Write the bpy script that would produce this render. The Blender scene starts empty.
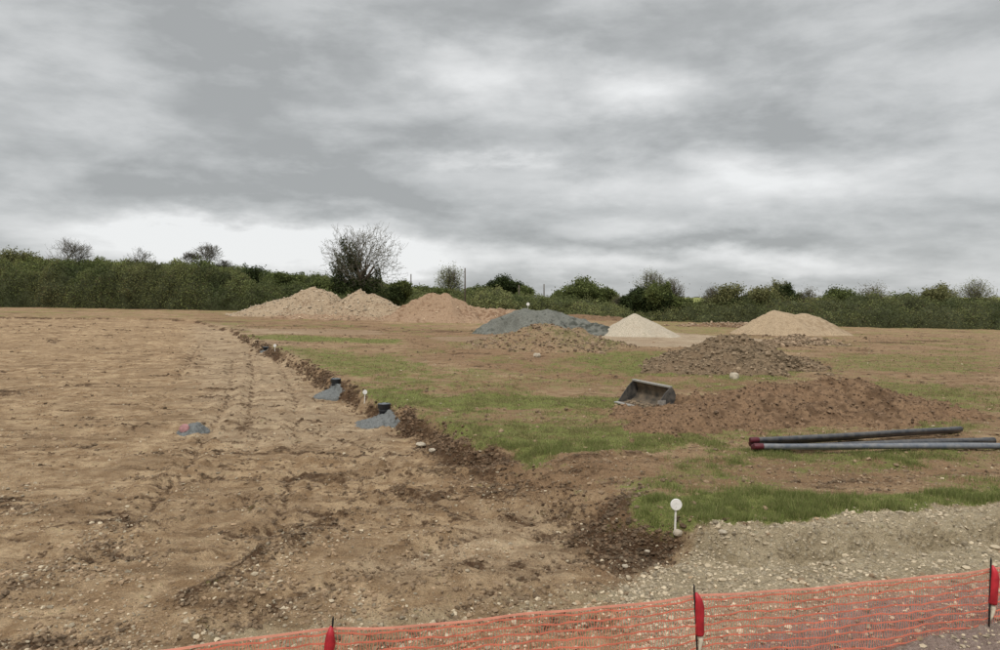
import bpy, math, random
import numpy as np
random.seed(7); np.random.seed(7)
RNG = np.random.default_rng(11)
S = bpy.context.scene
C = S.collection
# ------------------------------------------------------------------ camera
EYE = 4.0; F = 700.0; HOR = 297.0          # eye height, focal length and horizon row, measured on a 1000 x 650 picture
cd = bpy.data.cameras.new('camera'); cam = bpy.data.objects.new('camera', cd); C.objects.link(cam)
cam.location = (0, 0, EYE); cam.rotation_euler = (math.radians(90), 0, 0)
cd.sensor_width = 36; cd.lens = 25.2; cd.shift_y = -(325-HOR)/1000.0
cd.clip_start = 0.1; cd.clip_end = 12000
S.camera = cam
# ------------------------------------------------------------------ node helper
class NT:
    def __init__(s, tree): s.t = tree; s.n = tree.nodes; s.l = tree.links
    def node(s, typ, **kw):
        n = s.n.new(typ)
        for k, v in kw.items(): setattr(n, k, v)
        return n
    def put(s, sock, v):
        if v is None: return
        if isinstance(v, bpy.types.NodeSocket): s.l.new(v, sock)
        elif isinstance(v, (tuple, list)):
            v = tuple(v)
            if len(sock.default_value) == 4 and len(v) == 3: v = v+(1,)
            sock.default_value = v
        else: sock.default_value = v
    def m(s, op, a, b=None, c=None, clamp=False):
        n = s.node('ShaderNodeMath', operation=op, use_clamp=clamp)
        s.put(n.inputs[0], a)
        if b is not None: s.put(n.inputs[1], b)
        if c is not None: s.put(n.inputs[2], c)
        return n.outputs[0]
    def mix(s, f, a, b, blend='MIX'):
        n = s.node('ShaderNodeMix', data_type='RGBA', blend_type=blend)
        s.put(n.inputs[0], f); s.put(n.inputs[6], a); s.put(n.inputs[7], b)
        return n.outputs[2]
    def ramp(s, v, lo, hi, a=0.0, b=1.0, smooth=True):
        n = s.node('ShaderNodeMapRange', interpolation_type='SMOOTHSTEP' if smooth else 'LINEAR')
        s.put(n.inputs[0], v); s.put(n.inputs[1], lo); s.put(n.inputs[2], hi); s.put(n.inputs[3], a); s.put(n.inputs[4], b)
        return n.outputs[0]
    def noise(s, vec, scale, detail=6, rough=.6, dist=0.0):
        n = s.node('ShaderNodeTexNoise'); s.put(n.inputs['Vector'], vec)
        n.inputs['Scale'].default_value = scale; n.inputs['Detail'].default_value = detail
        n.inputs['Roughness'].default_value = rough; n.inputs['Distortion'].default_value = dist
        return n.outputs[0]
    def voro(s, vec, scale, feature='F1'):
        n = s.node('ShaderNodeTexVoronoi', feature=feature); s.put(n.inputs['Vector'], vec); n.inputs['Scale'].default_value = scale
        return n
# ------------------------------------------------------------------ world: overcast
w = bpy.data.worlds.new('World'); S.world = w; w.use_nodes = True
T = NT(w.node_tree); T.n.clear()
out = T.node('ShaderNodeOutputWorld'); bg = T.node('ShaderNodeBackground'); T.l.new(bg.outputs[0], out.inputs[0])
SUN_EL, SUN_AZ = math.radians(55), math.radians(200)      # behind and left of the camera, veiled by cloud
sky = T.node('ShaderNodeTexSky', sky_type='NISHITA', sun_disc=False, sun_elevation=SUN_EL, sun_rotation=SUN_AZ)
tc = T.node('ShaderNodeTexCoord'); sep = T.node('ShaderNodeSeparateXYZ'); T.l.new(tc.outputs['Generated'], sep.inputs[0])
X, Y, Z = sep.outputs
az = T.m('ARCTAN2', X, Y); el = T.m('ARCSINE', Z)
zc = T.m('ADD', T.m('MAXIMUM', Z, 0.0), .24)
cmb = T.node('ShaderNodeCombineXYZ'); T.put(cmb.inputs[0], T.m('DIVIDE', X, zc)); T.put(cmb.inputs[1], T.m('MULTIPLY', T.m('DIVIDE', Y, zc), 1.3))
P = cmb.outputs[0]
cm2 = T.node('ShaderNodeCombineXYZ'); T.put(cm2.inputs[0], T.m('MULTIPLY', az, 1.0)); T.put(cm2.inputs[1], T.m('MULTIPLY', el, 2.6)); T.put(cm2.inputs[2], T.m('MULTIPLY', Y, .3))
Q = cm2.outputs[0]
na = T.noise(P, 1.1, 6, .55, .1); nb = T.m('ADD', T.m('MULTIPLY', T.noise(Q, 5.5, 8, .6, .15), .65), T.m('MULTIPLY', T.noise(P, 3.0, 5, .5), .35))
wrp = T.m('SUBTRACT', T.noise(Q, 3.0, 5, .55), .5)
wrp2 = T.m('SUBTRACT', T.noise(Q, 4.5, 7, .6), .5)
azw = T.m('ADD', az, T.m('MULTIPLY', wrp, .30)); elw = T.m('ADD', el, T.m('MULTIPLY', wrp2, .10))
def blob(px, py, sx, sy, amp):
    a0 = math.atan((px-500)/F); e0 = math.atan((HOR-py)/F*math.cos(a0)); sa = sx/F; se = sy/F
    u = T.m('DIVIDE', T.m('SUBTRACT', azw, a0), sa); v = T.m('DIVIDE', T.m('SUBTRACT', elw, e0), se)
    q = T.m('ADD', T.m('MULTIPLY', u, u), T.m('MULTIPLY', v, v))
    return T.m('MULTIPLY', T.m('EXPONENT', T.m('MULTIPLY', q, -1.0)), amp)
BL = [(385,276,60,13,.22),(310,250,150,24,.50),(190,235,90,16,.30),(640,268,210,10,.17),(470,72,50,30,.20),(645,95,65,28,.26),(740,188,110,22,.22),(520,158,75,6,.14),
      (700,215,80,20,.12),(780,262,60,14,.10),(250,78,60,40,-.04),(215,45,90,60,-.06),(240,188,170,24,-.10),(430,228,90,20,-.10),(560,130,120,15,-.10),(760,130,70,18,-.10),
      (560,240,150,9,-.09),(700,160,80,10,.04),(360,150,110,16,-.05),(330,222,60,8,.05),(250,262,45,6,-.10),(360,272,70,8,.12),(450,30,200,30,-.02),(400,192,90,10,-.07),
      (620,190,60,14,.02),(700,245,90,8,-.10)]
acc = T.m('ADD', .425, T.m('ADD', T.m('MULTIPLY', T.m('SUBTRACT', na, .5), .30), T.m('ADD', T.m('MULTIPLY', T.m('SUBTRACT', nb, .5), .34), T.m('SUBTRACT', T.ramp(nb, .40, .62, 0, .07), .035))))
for b in BL: acc = T.m('ADD', acc, blob(*b))
acc = T.m('MINIMUM', T.m('MAXIMUM', acc, .32), .70)
# an overcast sky brightens evenly towards the zenith, above the picture
acc = T.m('MULTIPLY', acc, T.ramp(Z, .42, 1.0, 1.0, 2.5))
ccol = T.node('ShaderNodeCombineColor')
T.put(ccol.inputs[0], T.m('MULTIPLY', acc, T.ramp(acc, .3, .65, .957, .985))); T.put(ccol.inputs[1], T.m('MULTIPLY', acc, T.ramp(acc, .3, .65, .992, .998))); T.put(ccol.inputs[2], T.m('MULTIPLY', acc, 1.0))
scl = T.mix(1.0, ccol.outputs[0], (10, 10, 10, 1), 'MULTIPLY')
T.l.new(T.mix(.97, sky.outputs[0], scl), bg.inputs[0]); bg.inputs[1].default_value = .10
# ------------------------------------------------------------------ sun behind the clouds
sd = bpy.data.lights.new('sun', 'SUN'); so = bpy.data.objects.new('sun', sd); C.objects.link(so)
sd.energy = 1.5; sd.angle = math.radians(14); sd.color = (1, .965, .91)
so.rotation_euler = (math.radians(90)-SUN_EL, 0, -SUN_AZ+math.pi)
S.view_settings.view_transform = 'Standard'; S.view_settings.look = 'None'; S.view_settings.exposure = 0.32; S.view_settings.gamma = 1
S.render.engine = 'CYCLES'
# ------------------------------------------------------------------ numpy noise
def _h(ix, iy, seed):
    n = (ix.astype(np.int64)*374761393 + iy.astype(np.int64)*668265263 + seed*69069) & 0x7fffffff
    n = ((n ^ (n >> 13))*1274126177) & 0x7fffffff
    return ((n ^ (n >> 16)) & 0xffff)/65535.0
def vn(x, y, seed=0):
    ix = np.floor(x); iy = np.floor(y); fx = x-ix; fy = y-iy
    fx = fx*fx*(3-2*fx); fy = fy*fy*(3-2*fy)
    a = _h(ix, iy, seed); b = _h(ix+1, iy, seed); c = _h(ix, iy+1, seed); d = _h(ix+1, iy+1, seed)
    return (a+(b-a)*fx)*(1-fy)+(c+(d-c)*fx)*fy
def fbm(x, y, sc, oct=4, seed=0, gain=.5):
    x = np.asarray(x, float); y = np.asarray(y, float)
    v = 0; a = 1; t = 0; f = sc
    for i in range(oct):
        v = v+a*vn(x*f+17.3*i, y*f-9.1*i, seed+i*7); t += a; a *= gain; f *= 2.03
    return v/t-.5                                       # -.5 .. .5
def sst(e0, e1, v):
    t = np.clip((v-e0)/(e1-e0), 0, 1); return t*t*(3-2*t)
# ------------------------------------------------------------------ terrain
def base(x, y):
    x = np.asarray(x, float); y = np.asarray(y, float)
    yy = 15+90*np.tanh(np.maximum(y-15, 0)/90)*1.0
    return .0145*(yy-15) - .021*90*np.tanh(x/90)*sst(8, 95, y)
def G(px, py, lvl=0.0):
    """world point where the line of sight through a pixel meets the (raised) terrain"""
    a = (px-500)/F; y = 3.0; lo = 3.0
    ys = np.exp(np.linspace(math.log(3), math.log(400), 1500)); z = EYE-ys*(py-HOR)/F
    d = z-(base(ys*a, ys)+lvl); k = np.argmax(d < 0) if (d < 0).any() else len(ys)-1
    if k > 0:
        t = d[k-1]/(d[k-1]-d[k]+1e-9); yv = ys[k-1]+t*(ys[k]-ys[k-1])
    else: yv = ys[0]
    return (a*yv, yv)
def polyw(pts, lvl=0.0): return [G(p[0], p[1], lvl) for p in pts]
def sdist(x, y, poly):
    """signed distance, positive inside"""
    d = np.full(x.shape, 1e9); ins = np.zeros(x.shape, bool); n = len(poly)
    for i in range(n):
        x0, y0 = poly[i]; x1, y1 = poly[(i+1) % n]; dx, dy = x1-x0, y1-y0
        t = np.clip(((x-x0)*dx+(y-y0)*dy)/(dx*dx+dy*dy+1e-12), 0, 1)
        d = np.minimum(d, (x-x0-t*dx)**2+(y-y0-t*dy)**2)
        c = ((y0 > y) != (y1 > y)) & (x < (x1-x0)*(y-y0)/(y1-y0+1e-12)+x0); ins ^= c
    return np.where(ins, 1, -1)*np.sqrt(d)
def ldist(x, y, line):
    d = np.full(x.shape, 1e9)
    for i in range(len(line)-1):
        x0, y0 = line[i]; x1, y1 = line[i+1]; dx, dy = x1-x0, y1-y0
        t = np.clip(((x-x0)*dx+(y-y0)*dy)/(dx*dx+dy*dy+1e-12), 0, 1)
        d = np.minimum(d, (x-x0-t*dx)**2+(y-y0-t*dy)**2)
    return np.sqrt(d)
PL = .48                                                # the field stands this much above the excavated strip
EDGE = polyw([(-400,316),(0,318),(190,321),(232,333),(262,352),(300,371),(330,392),(352,405),(400,430),(432,447),(480,472),(530,497),(578,522),(592,545),(630,556),(660,556)])+[G(690,541,.4)]
FIELD = EDGE + [G(820,538,.48), G(1100,520,.48), G(1500,500,.48), (120,14), (400,200), (400,390), (-400,390)]
SLUMP = G(535, 490)
RAMP = [G(*q) for q in [(618,600,0),(640,575,.08),(662,556,.2),(688,541,.3),(740,530,.4),(809,522,.4),(1000,506,.4),(1400,485,.4)]] + [(16,4),(4,6.2),(1.6,7.8)]
ROAD = polyw([(640,690),(700,628),(740,617),(809,606),(1000,584),(1400,555)], .3) + [(16,2),(1.5,4)]
def field_sd(x, y):
    return sdist(x, y, FIELD) + .55*fbm(x, y, 1.1, 3, 5) + .25*fbm(x, y, 4.5, 2, 6)
def hgt(x, y, detail=True):
    x = np.asarray(x, float); y = np.asarray(y, float)
    z = base(x, y)
    fs = field_sd(x, y)
    g = np.exp(-((x-SLUMP[0])**2+(y-SLUMP[1])**2)/3.2**2)
    wdt = .32+1.5*g
    near = np.clip(1-(y-30)/60, .3, 1)
    z = z + PL*near*sst(-wdt*.35, wdt, fs)
    rs = sdist(x, y, RAMP)+.3*fbm(x, y, 1.3, 2, 9)
    z = np.maximum(z, base(x, y)+.40*sst(-.2, 2.2, rs))
    z = z + .09*fbm(x, y, .25, 2, 21)*np.clip(y/14, .3, 1.5)
    if detail:
        ex = 1-sst(-.2, .4, fs)
        inr = sst(-.2, .3, rs)
        z = z + (.10*(1-.5*inr))*fbm(x, y, 1.3, 4, 31) + .05*fbm(x*.55, y*1.3, 5.0, 3, 41, .6)
        z = z + .035*fbm(x, y, 14, 2, 51, .7)*np.clip(30/np.maximum(y, 1), 0, 1)
        z = z + .10*fbm(x*.3+.1*y, y*1.5, 1.3, 4, 57, .6)*(1-.5*inr)
        z = z+.10*np.exp(-((fs-.35)/.28)**2)*np.clip(.5+2.5*fbm(x, y, 1.7, 3, 66), 0, 1.6)*np.clip(1.2-y/70, 0, 1)*(1-inr)
        edge = np.exp(-(fs/.7)**2)
        z = z + edge*.34*fbm(x, y, 3.0, 3, 61)*np.clip(1.2-y/90, 0, 1)
    return z
def H1(x, y): return float(hgt(np.array([x]), np.array([y]))[0])
# ruts and ridges of turned earth: (pixel polyline, level, half width m, height m, darkness)
RUTS = []
LINES = [
 ([(180,606),(215,588),(250,568),(285,552),(330,528),(352,520)],0,.28,.10,.9), ([(352,520),(385,512),(410,515),(440,505)],0,.2,.06,.6),
 ([(330,640),(300,600),(330,590),(380,582)],0,.3,.04,.35), ([(395,598),(425,583),(450,572),(478,563)],0,.2,.07,.75),
 ([(498,606),(540,596),(580,592),(600,590)],0,.25,.05,.6), ([(370,560),(420,540),(470,528),(520,520)],0,.25,.05,.4),
 ([(190,505),(260,496),(320,497),(360,488)],0,.4,.07,.6), ([(300,484),(345,478),(400,475)],0,.3,.06,.5),
 ([(190,470),(250,461),(330,462)],0,.4,.07,.55), ([(270,448),(310,455),(340,452)],0,.35,.07,.6), ([(196,442),(215,446),(240,444)],0,.3,.08,.7),
 ([(212,390),(225,391),(236,391)],0,.4,.1,1.0), ([(243,409),(254,410)],0,.35,.12,1.0), ([(240,430),(252,437),(262,440)],0,.3,.07,.8),
 ([(256,384),(266,385)],0,.6,.06,.7), ([(270,396),(280,398)],0,.5,.05,.5),([(190,404),(200,405)],0,.4,.05,.5),
 ([(360,500),(420,494),(480,497),(540,505)],0,.35,.09,.7), ([(400,520),(470,512),(540,512),(600,518)],0,.3,.05,.5),
 ([(440,462),(500,470),(560,473),(620,466)],PL*.6,.45,.12,.9), ([(470,482),(540,480),(600,478),(650,474)],PL*.6,.4,.10,.8), ([(620,476),(700,473),(809,476),(1000,470)],PL,.3,-.07,.6),
 ([(620,462),(700,458),(740,464),(809,470),(1000,462)],PL,.3,-.07,.55), ([(560,505),(620,488),(680,490),(760,488)],PL*.7,.3,.06,.5),
 ([(424,343),(460,355),(520,362),(580,371),(640,381),(720,392),(830,402)],PL,.35,-.1,.8), ([(400,350),(450,363),(520,370),(580,379),(630,388)],PL,.35,-.08,.55),
 ([(455,330),(520,345),(600,352),(700,360)],PL,.5,-.08,.4), ([(400,395),(440,387),(470,378)],PL,.3,.05,.4), ([(470,390),(500,398),(540,394)],PL,.3,.07,.7),
 ([(430,446),(470,455),(500,452)],PL*.5,.4,.14,1.0), ([(300,600),(340,575),(400,560)],0,.2,.03,.3), ([(190,640),(215,615),(240,598)],0,.3,.06,.7),
 ([(200,345),(260,344)],0,.8,.05,.3), ([(560,408),(640,420),(700,428)],PL,.5,.05,.5), ([(360,470),(420,475),(470,492)],0,.3,.05,.45),
 ([(840,470),(900,455),(1000,452)],PL,.5,.06,.5), ([(20,520),(90,500),(180,478)],0,.4,.08,.6), ([(0,600),(80,560),(180,520)],0,.35,.08,.7),([(0,440),(80,430),(170,425)],0,.5,.07,.5)]
for ps, lv, sep in [([(150,478),(230,468),(330,471),(420,486),(520,508)],0,.9), ([(160,540),(240,520),(330,500),(430,478)],0,.9), ([(260,650),(380,600),(470,560),(560,535),(600,520)],.05,.9),
    ([(200,420),(300,418),(400,440),(440,470)],0,1.0), ([(225,340),(215,380),(190,430)],0,1.6), ([(255,360),(262,400),(240,470),(180,560)],0,1.2), ([(420,340),(520,354),(620,372),(760,393)],PL,1.3), ([(500,330),(600,350),(700,366)],PL,1.3), ([(560,400),(700,425),(830,432)],PL,1.0), ([(420,398),(540,380),(640,392)],PL,1.2)]:
    for sgn in (-.5, .5):
        pw = polyw(ps, lv); q = []
        for i in range(len(pw)):
            a_ = pw[max(i-1, 0)]; b_ = pw[min(i+1, len(pw)-1)]; L_ = math.hypot(b_[0]-a_[0], b_[1]-a_[1]); q.append((pw[i][0]-(b_[1]-a_[1])/L_*sep*sgn*2, pw[i][1]+(b_[0]-a_[0])/L_*sep*sgn*2))
        RUTS.append((q, lv))
LW = [(polyw(l[0], l[1]),)+tuple(l[2:]) for l in LINES]
GRASS = [([(262,343),(330,349),(400,354),(445,366),(440,388),(390,384),(340,376),(300,366)],.62,1.2),
 ([(232,333),(300,333),(405,337),(400,341),(300,340),(240,338)],.75,.8),
 ([(345,397),(370,389),(400,389),(450,397),(520,396),(600,398),(650,402),(610,410),(540,410),(470,414),(415,410),(372,410)],.85,.5),
 ([(405,428),(430,420),(480,424),(560,424),(640,430),(700,437),(690,450),(640,456),(590,456),(540,464),(520,452),(480,445),(440,440)],.80,.4),
 ([(585,350),(660,350),(700,362),(800,368),(800,384),(740,384),(690,378),(640,378),(560,366)],.66,1.2),
 ([(420,360),(480,366),(560,378),(600,390),(500,386),(430,382)],.45,1.5), ([(480,372),(620,378),(640,396),(540,392)],.42,1.2),
 ([(636,510),(650,499),(700,496),(809,496),(1000,490),(1400,470),(1400,500),(1000,516),(809,530),(740,536),(690,538),(662,539),(645,525)],1.25,.28),
 ([(690,440),(760,452),(860,452),(960,455),(900,464),(809,462),(740,460),(700,450)],.62,.3), ([(585,408),(640,400),(680,408),(640,414)],.6,.4),
 ([(560,365),(620,345),(640,340),(560,352)],.5,1), ([(440,440),(520,415),(640,412),(720,425),(700,440)],.42,.6), ([(800,380),(1000,385),(1000,440),(860,430)],.6,1.0),
 ([(610,355),(660,352),(670,375),(610,370)],.7,1.0), ([(820,350),(1000,355),(1000,375),(820,370)],.5,1.2), ([(190,306),(300,309),(300,312),(190,310)],.4,3),
 ([(-300,326),(140,322),(150,330),(-300,340)],.5,2), ([(680,378),(800,388),(800,396),(700,390)],.45,.6), ([(640,318),(745,322),(735,333),(640,330)],.45,2)]
GWr = [(polyw(p, PL), s, f) for p, s, f in GRASS]
RED = [([(395,325),(500,330),(600,345),(700,352),(809,390),(809,405),(640,392),(560,382),(480,372),(400,352)],.75,1.5),
 ([(560,455),(640,456),(740,462),(1000,465),(1000,495),(700,494),(640,496),(560,490),(480,478),(440,462)],.7,.5),
 ([(190,311),(260,313),(420,322),(480,330),(440,342),(300,332),(190,320)],.7,3.0), ([(420,400),(600,404),(640,430),(450,424),(410,414)],.5,.6),
 ([(400,372),(600,384),(640,400),(430,394)],.45,.8), ([(590,500),(640,498),(665,540),(640,560),(590,548)],.85,.3), ([(800,330),(1000,335),(1000,480),(800,470)],.55,1)]
RW = [(polyw(p, PL*.8), s, f) for p, s, f in RED]
PALE = [([(600,332),(640,330),(720,336),(745,341),(700,350),(640,349),(590,347)],1.0,.6), ([(425,338),(500,336),(520,342),(440,344)],.7,.8), ([(740,338),(790,342),(785,348),(740,345)],.9,.5),
 ([(240,328),(380,330),(390,336),(250,334)],.6,1.0), ([(190,322),(240,322),(300,350),(330,390),(400,430),(400,450),(300,440),(190,440)],.30,2), ([(340,550),(420,540),(470,518),(540,500),(600,540),(560,570),(460,560),(360,570)],.22,.6)]
PW = [(polyw(p, .2), s, f) for p, s, f in PALE]
DARKP = [([(588,545),(590,522),(606,505),(640,500),(662,506),(690,534),(688,545),(664,558),(630,560)],.95,.3,.25), ([(408,426),(440,436),(480,446),(530,458),(520,470),(480,468),(440,456),(410,440)],.9,.35,.3)]
DW = [(polyw(p, l), s_, f) for p, s_, f, l in DARKP]
GREEN = polyw([(190,650),(230,628),(330,620),(450,612),(560,596),(620,590),(640,600),(560,612),(480,620),(330,645)])
def masks(x, y):
    nz = fbm(x, y, 1.6, 4, 71); nf = fbm(x, y, 6, 3, 81); nl = fbm(x, y, .45, 3, 91)
    fs = field_sd(x, y); inf = sst(-.1, .5, fs)
    gr = np.zeros(x.shape)
    for p, s, f in GWr:
        d = sdist(x, y, p)+f*1.8*nz+f*1.3*nl+(.9*nz+.7*nf)*(s < 1)
        gr = np.maximum(gr, s*sst(-f*1.3, f*1.2, d))
    gr = np.maximum(gr, .50*inf*sst(-.2, .25, nl))
    gr *= sst(.05, .42, fs)
    farm = sst(112, 124, y); gr = np.maximum(gr, 1.3*farm)
    rd = (.38+.5*nl)*inf
    for p, s, f in RW: rd = np.maximum(rd, s*sst(-f, f, sdist(x, y, p)+f*nz))
    pa = np.zeros(x.shape)
    for p, s, f in PW: pa = np.maximum(pa, s*sst(-f*.5, f*.7, sdist(x, y, p)+f*nz))
    rs = sdist(x, y, RAMP); gv = sst(-.15, .2, rs+.5*nz+.25*nf)
    rdm = sst(-.1, .5, sdist(x, y, ROAD)+.5*nz)
    gn = sst(-.3, .5, sdist(x, y, GREEN)+.5*nz)
    gr = gr*(1-gv)
    # cut bank: turned dark earth along the edge of the field
    ed = np.exp(-((fs-.08)/(.34+.45*np.exp(-((x-SLUMP[0])**2+(y-SLUMP[1])**2)/9)))**2)*(1-gv)
    sg = np.exp(-((x-SLUMP[0])**2+(y-SLUMP[1])**2)/2.2**2)
    dk = 1.0*ed*np.clip(.85+2.2*nl+1.2*nz, .25, 1.2)*(1-.5*sg)
    for p, s_, f in DW: dk = np.maximum(dk, s_*sst(-f, f, sdist(x, y, p)+f*1.6*nz+f*nf))
    dk = np.maximum(dk, sst(.02, .22, fbm(x*.45, y, .30, 4, 151, .6))*.7*sst(30, 55, y)*inf)
    stn = fbm(x*.3+.1*y, y*1.5, 1.3, 4, 57, .6)
    dk = np.maximum(dk, sst(.02, .30, -stn+.5*nf)*.75*(1-gv))
    dk = np.maximum(dk, .30*inf+.5*nz*inf)
    lz = np.zeros(x.shape)
    for ln, hw, hh, da in LW:
        dl = ldist(x, y, ln)+hw*1.3*nf+hw*.9*nz
        k = np.exp(-np.maximum(dl, 0)**2/hw**2)
        dk = np.maximum(dk, da*k*(.75+.8*nf)); lz += hh*k*(.6+2.2*np.clip(nf+.2, 0, 1))
    for ln, lv in RUTS:
        dl = ldist(x, y, ln)+.15*nz; k = np.exp(-(dl/.17)**2); sh = np.exp(-((dl-.34)/.13)**2)
        lug = .5+.5*np.sin((x+y*.6)*24+nz*8)
        fade = sst(-.32, .02, fbm(x, y, .35, 2, 131))
        lz += fade*(-.055*k*(.6+.4*lug)+.045*sh*(1+2*nf)); dk = np.maximum(dk, fade*(.75*k*(.5+.5*lug)+.55*sh*np.clip(.6+2*nf, 0, 1)))
    dk = dk*(1-gv*.8)*(1-.6*np.clip(gr, 0, 1))
    far = np.clip(pa, 0, 1); dk *= 1-.8*far*(pa > .5); gr = gr*(1-(pa > .5)*.9)
    return gr, np.clip(dk, 0, 1), gv, pa, rd, rdm, gn, fs, lz
# ------------------------------------------------------------------ object helpers
def tag(o, label=None, cat=None, group=None, kind=None):
    if label: o['label'] = label
    if cat: o['category'] = cat
    if group: o['group'] = group
    if kind: o['kind'] = kind
    return o
def empty(name, loc, rz=0, **k):
    o = bpy.data.objects.new(name, None); C.objects.link(o); o.location = loc; o.rotation_euler = (0, 0, rz); o.empty_display_size = .2
    return tag(o, **k)
def mesh_np(name, V, Fc, mat, parent=None, smooth=False, attrs=None):
    """V (n,3), Fc (m,k) arrays -> linked mesh object"""
    V = np.asarray(V, np.float32); Fc = np.asarray(Fc, np.int32)
    me = bpy.data.meshes.new(name); me.vertices.add(len(V)); me.vertices.foreach_set('co', V.ravel())
    k = Fc.shape[1]; me.loops.add(Fc.size); me.loops.foreach_set('vertex_index', Fc.ravel())
    me.polygons.add(len(Fc)); me.polygons.foreach_set('loop_start', np.arange(0, Fc.size, k, dtype=np.int32))
    me.polygons.foreach_set('use_smooth', np.full(len(Fc), smooth, bool))
    for an, av in (attrs or {}).items():
        at = me.attributes.new(an, 'FLOAT_COLOR', 'POINT'); at.data.foreach_set('color', np.asarray(av, np.float32).ravel())
    me.update(calc_edges=True); me.validate()
    me.materials.append(mat)
    o = bpy.data.objects.new(name, me); C.objects.link(o)
    if parent: o.parent = parent
    return o
def mesh_py(name, V, Fc, mat, parent=None, smooth=False, bevel=0):
    me = bpy.data.meshes.new(name); me.from_pydata([tuple(v) for v in V], [], [tuple(f) for f in Fc]); me.update()
    me.materials.append(mat)
    if smooth: me.polygons.foreach_set('use_smooth', [True]*len(me.polygons))
    o = bpy.data.objects.new(name, me); C.objects.link(o)
    if parent: o.parent = parent
    if bevel:
        b = o.modifiers.new('bevel', 'BEVEL'); b.width = bevel; b.segments = 2; b.limit_method = 'ANGLE'
    return o
def grid_faces(nr, nc):
    i = np.arange((nr-1)*(nc-1)); r = i//(nc-1); c = i % (nc-1); a = r*nc+c
    return np.stack([a, a+1, a+nc+1, a+nc], 1)
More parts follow.
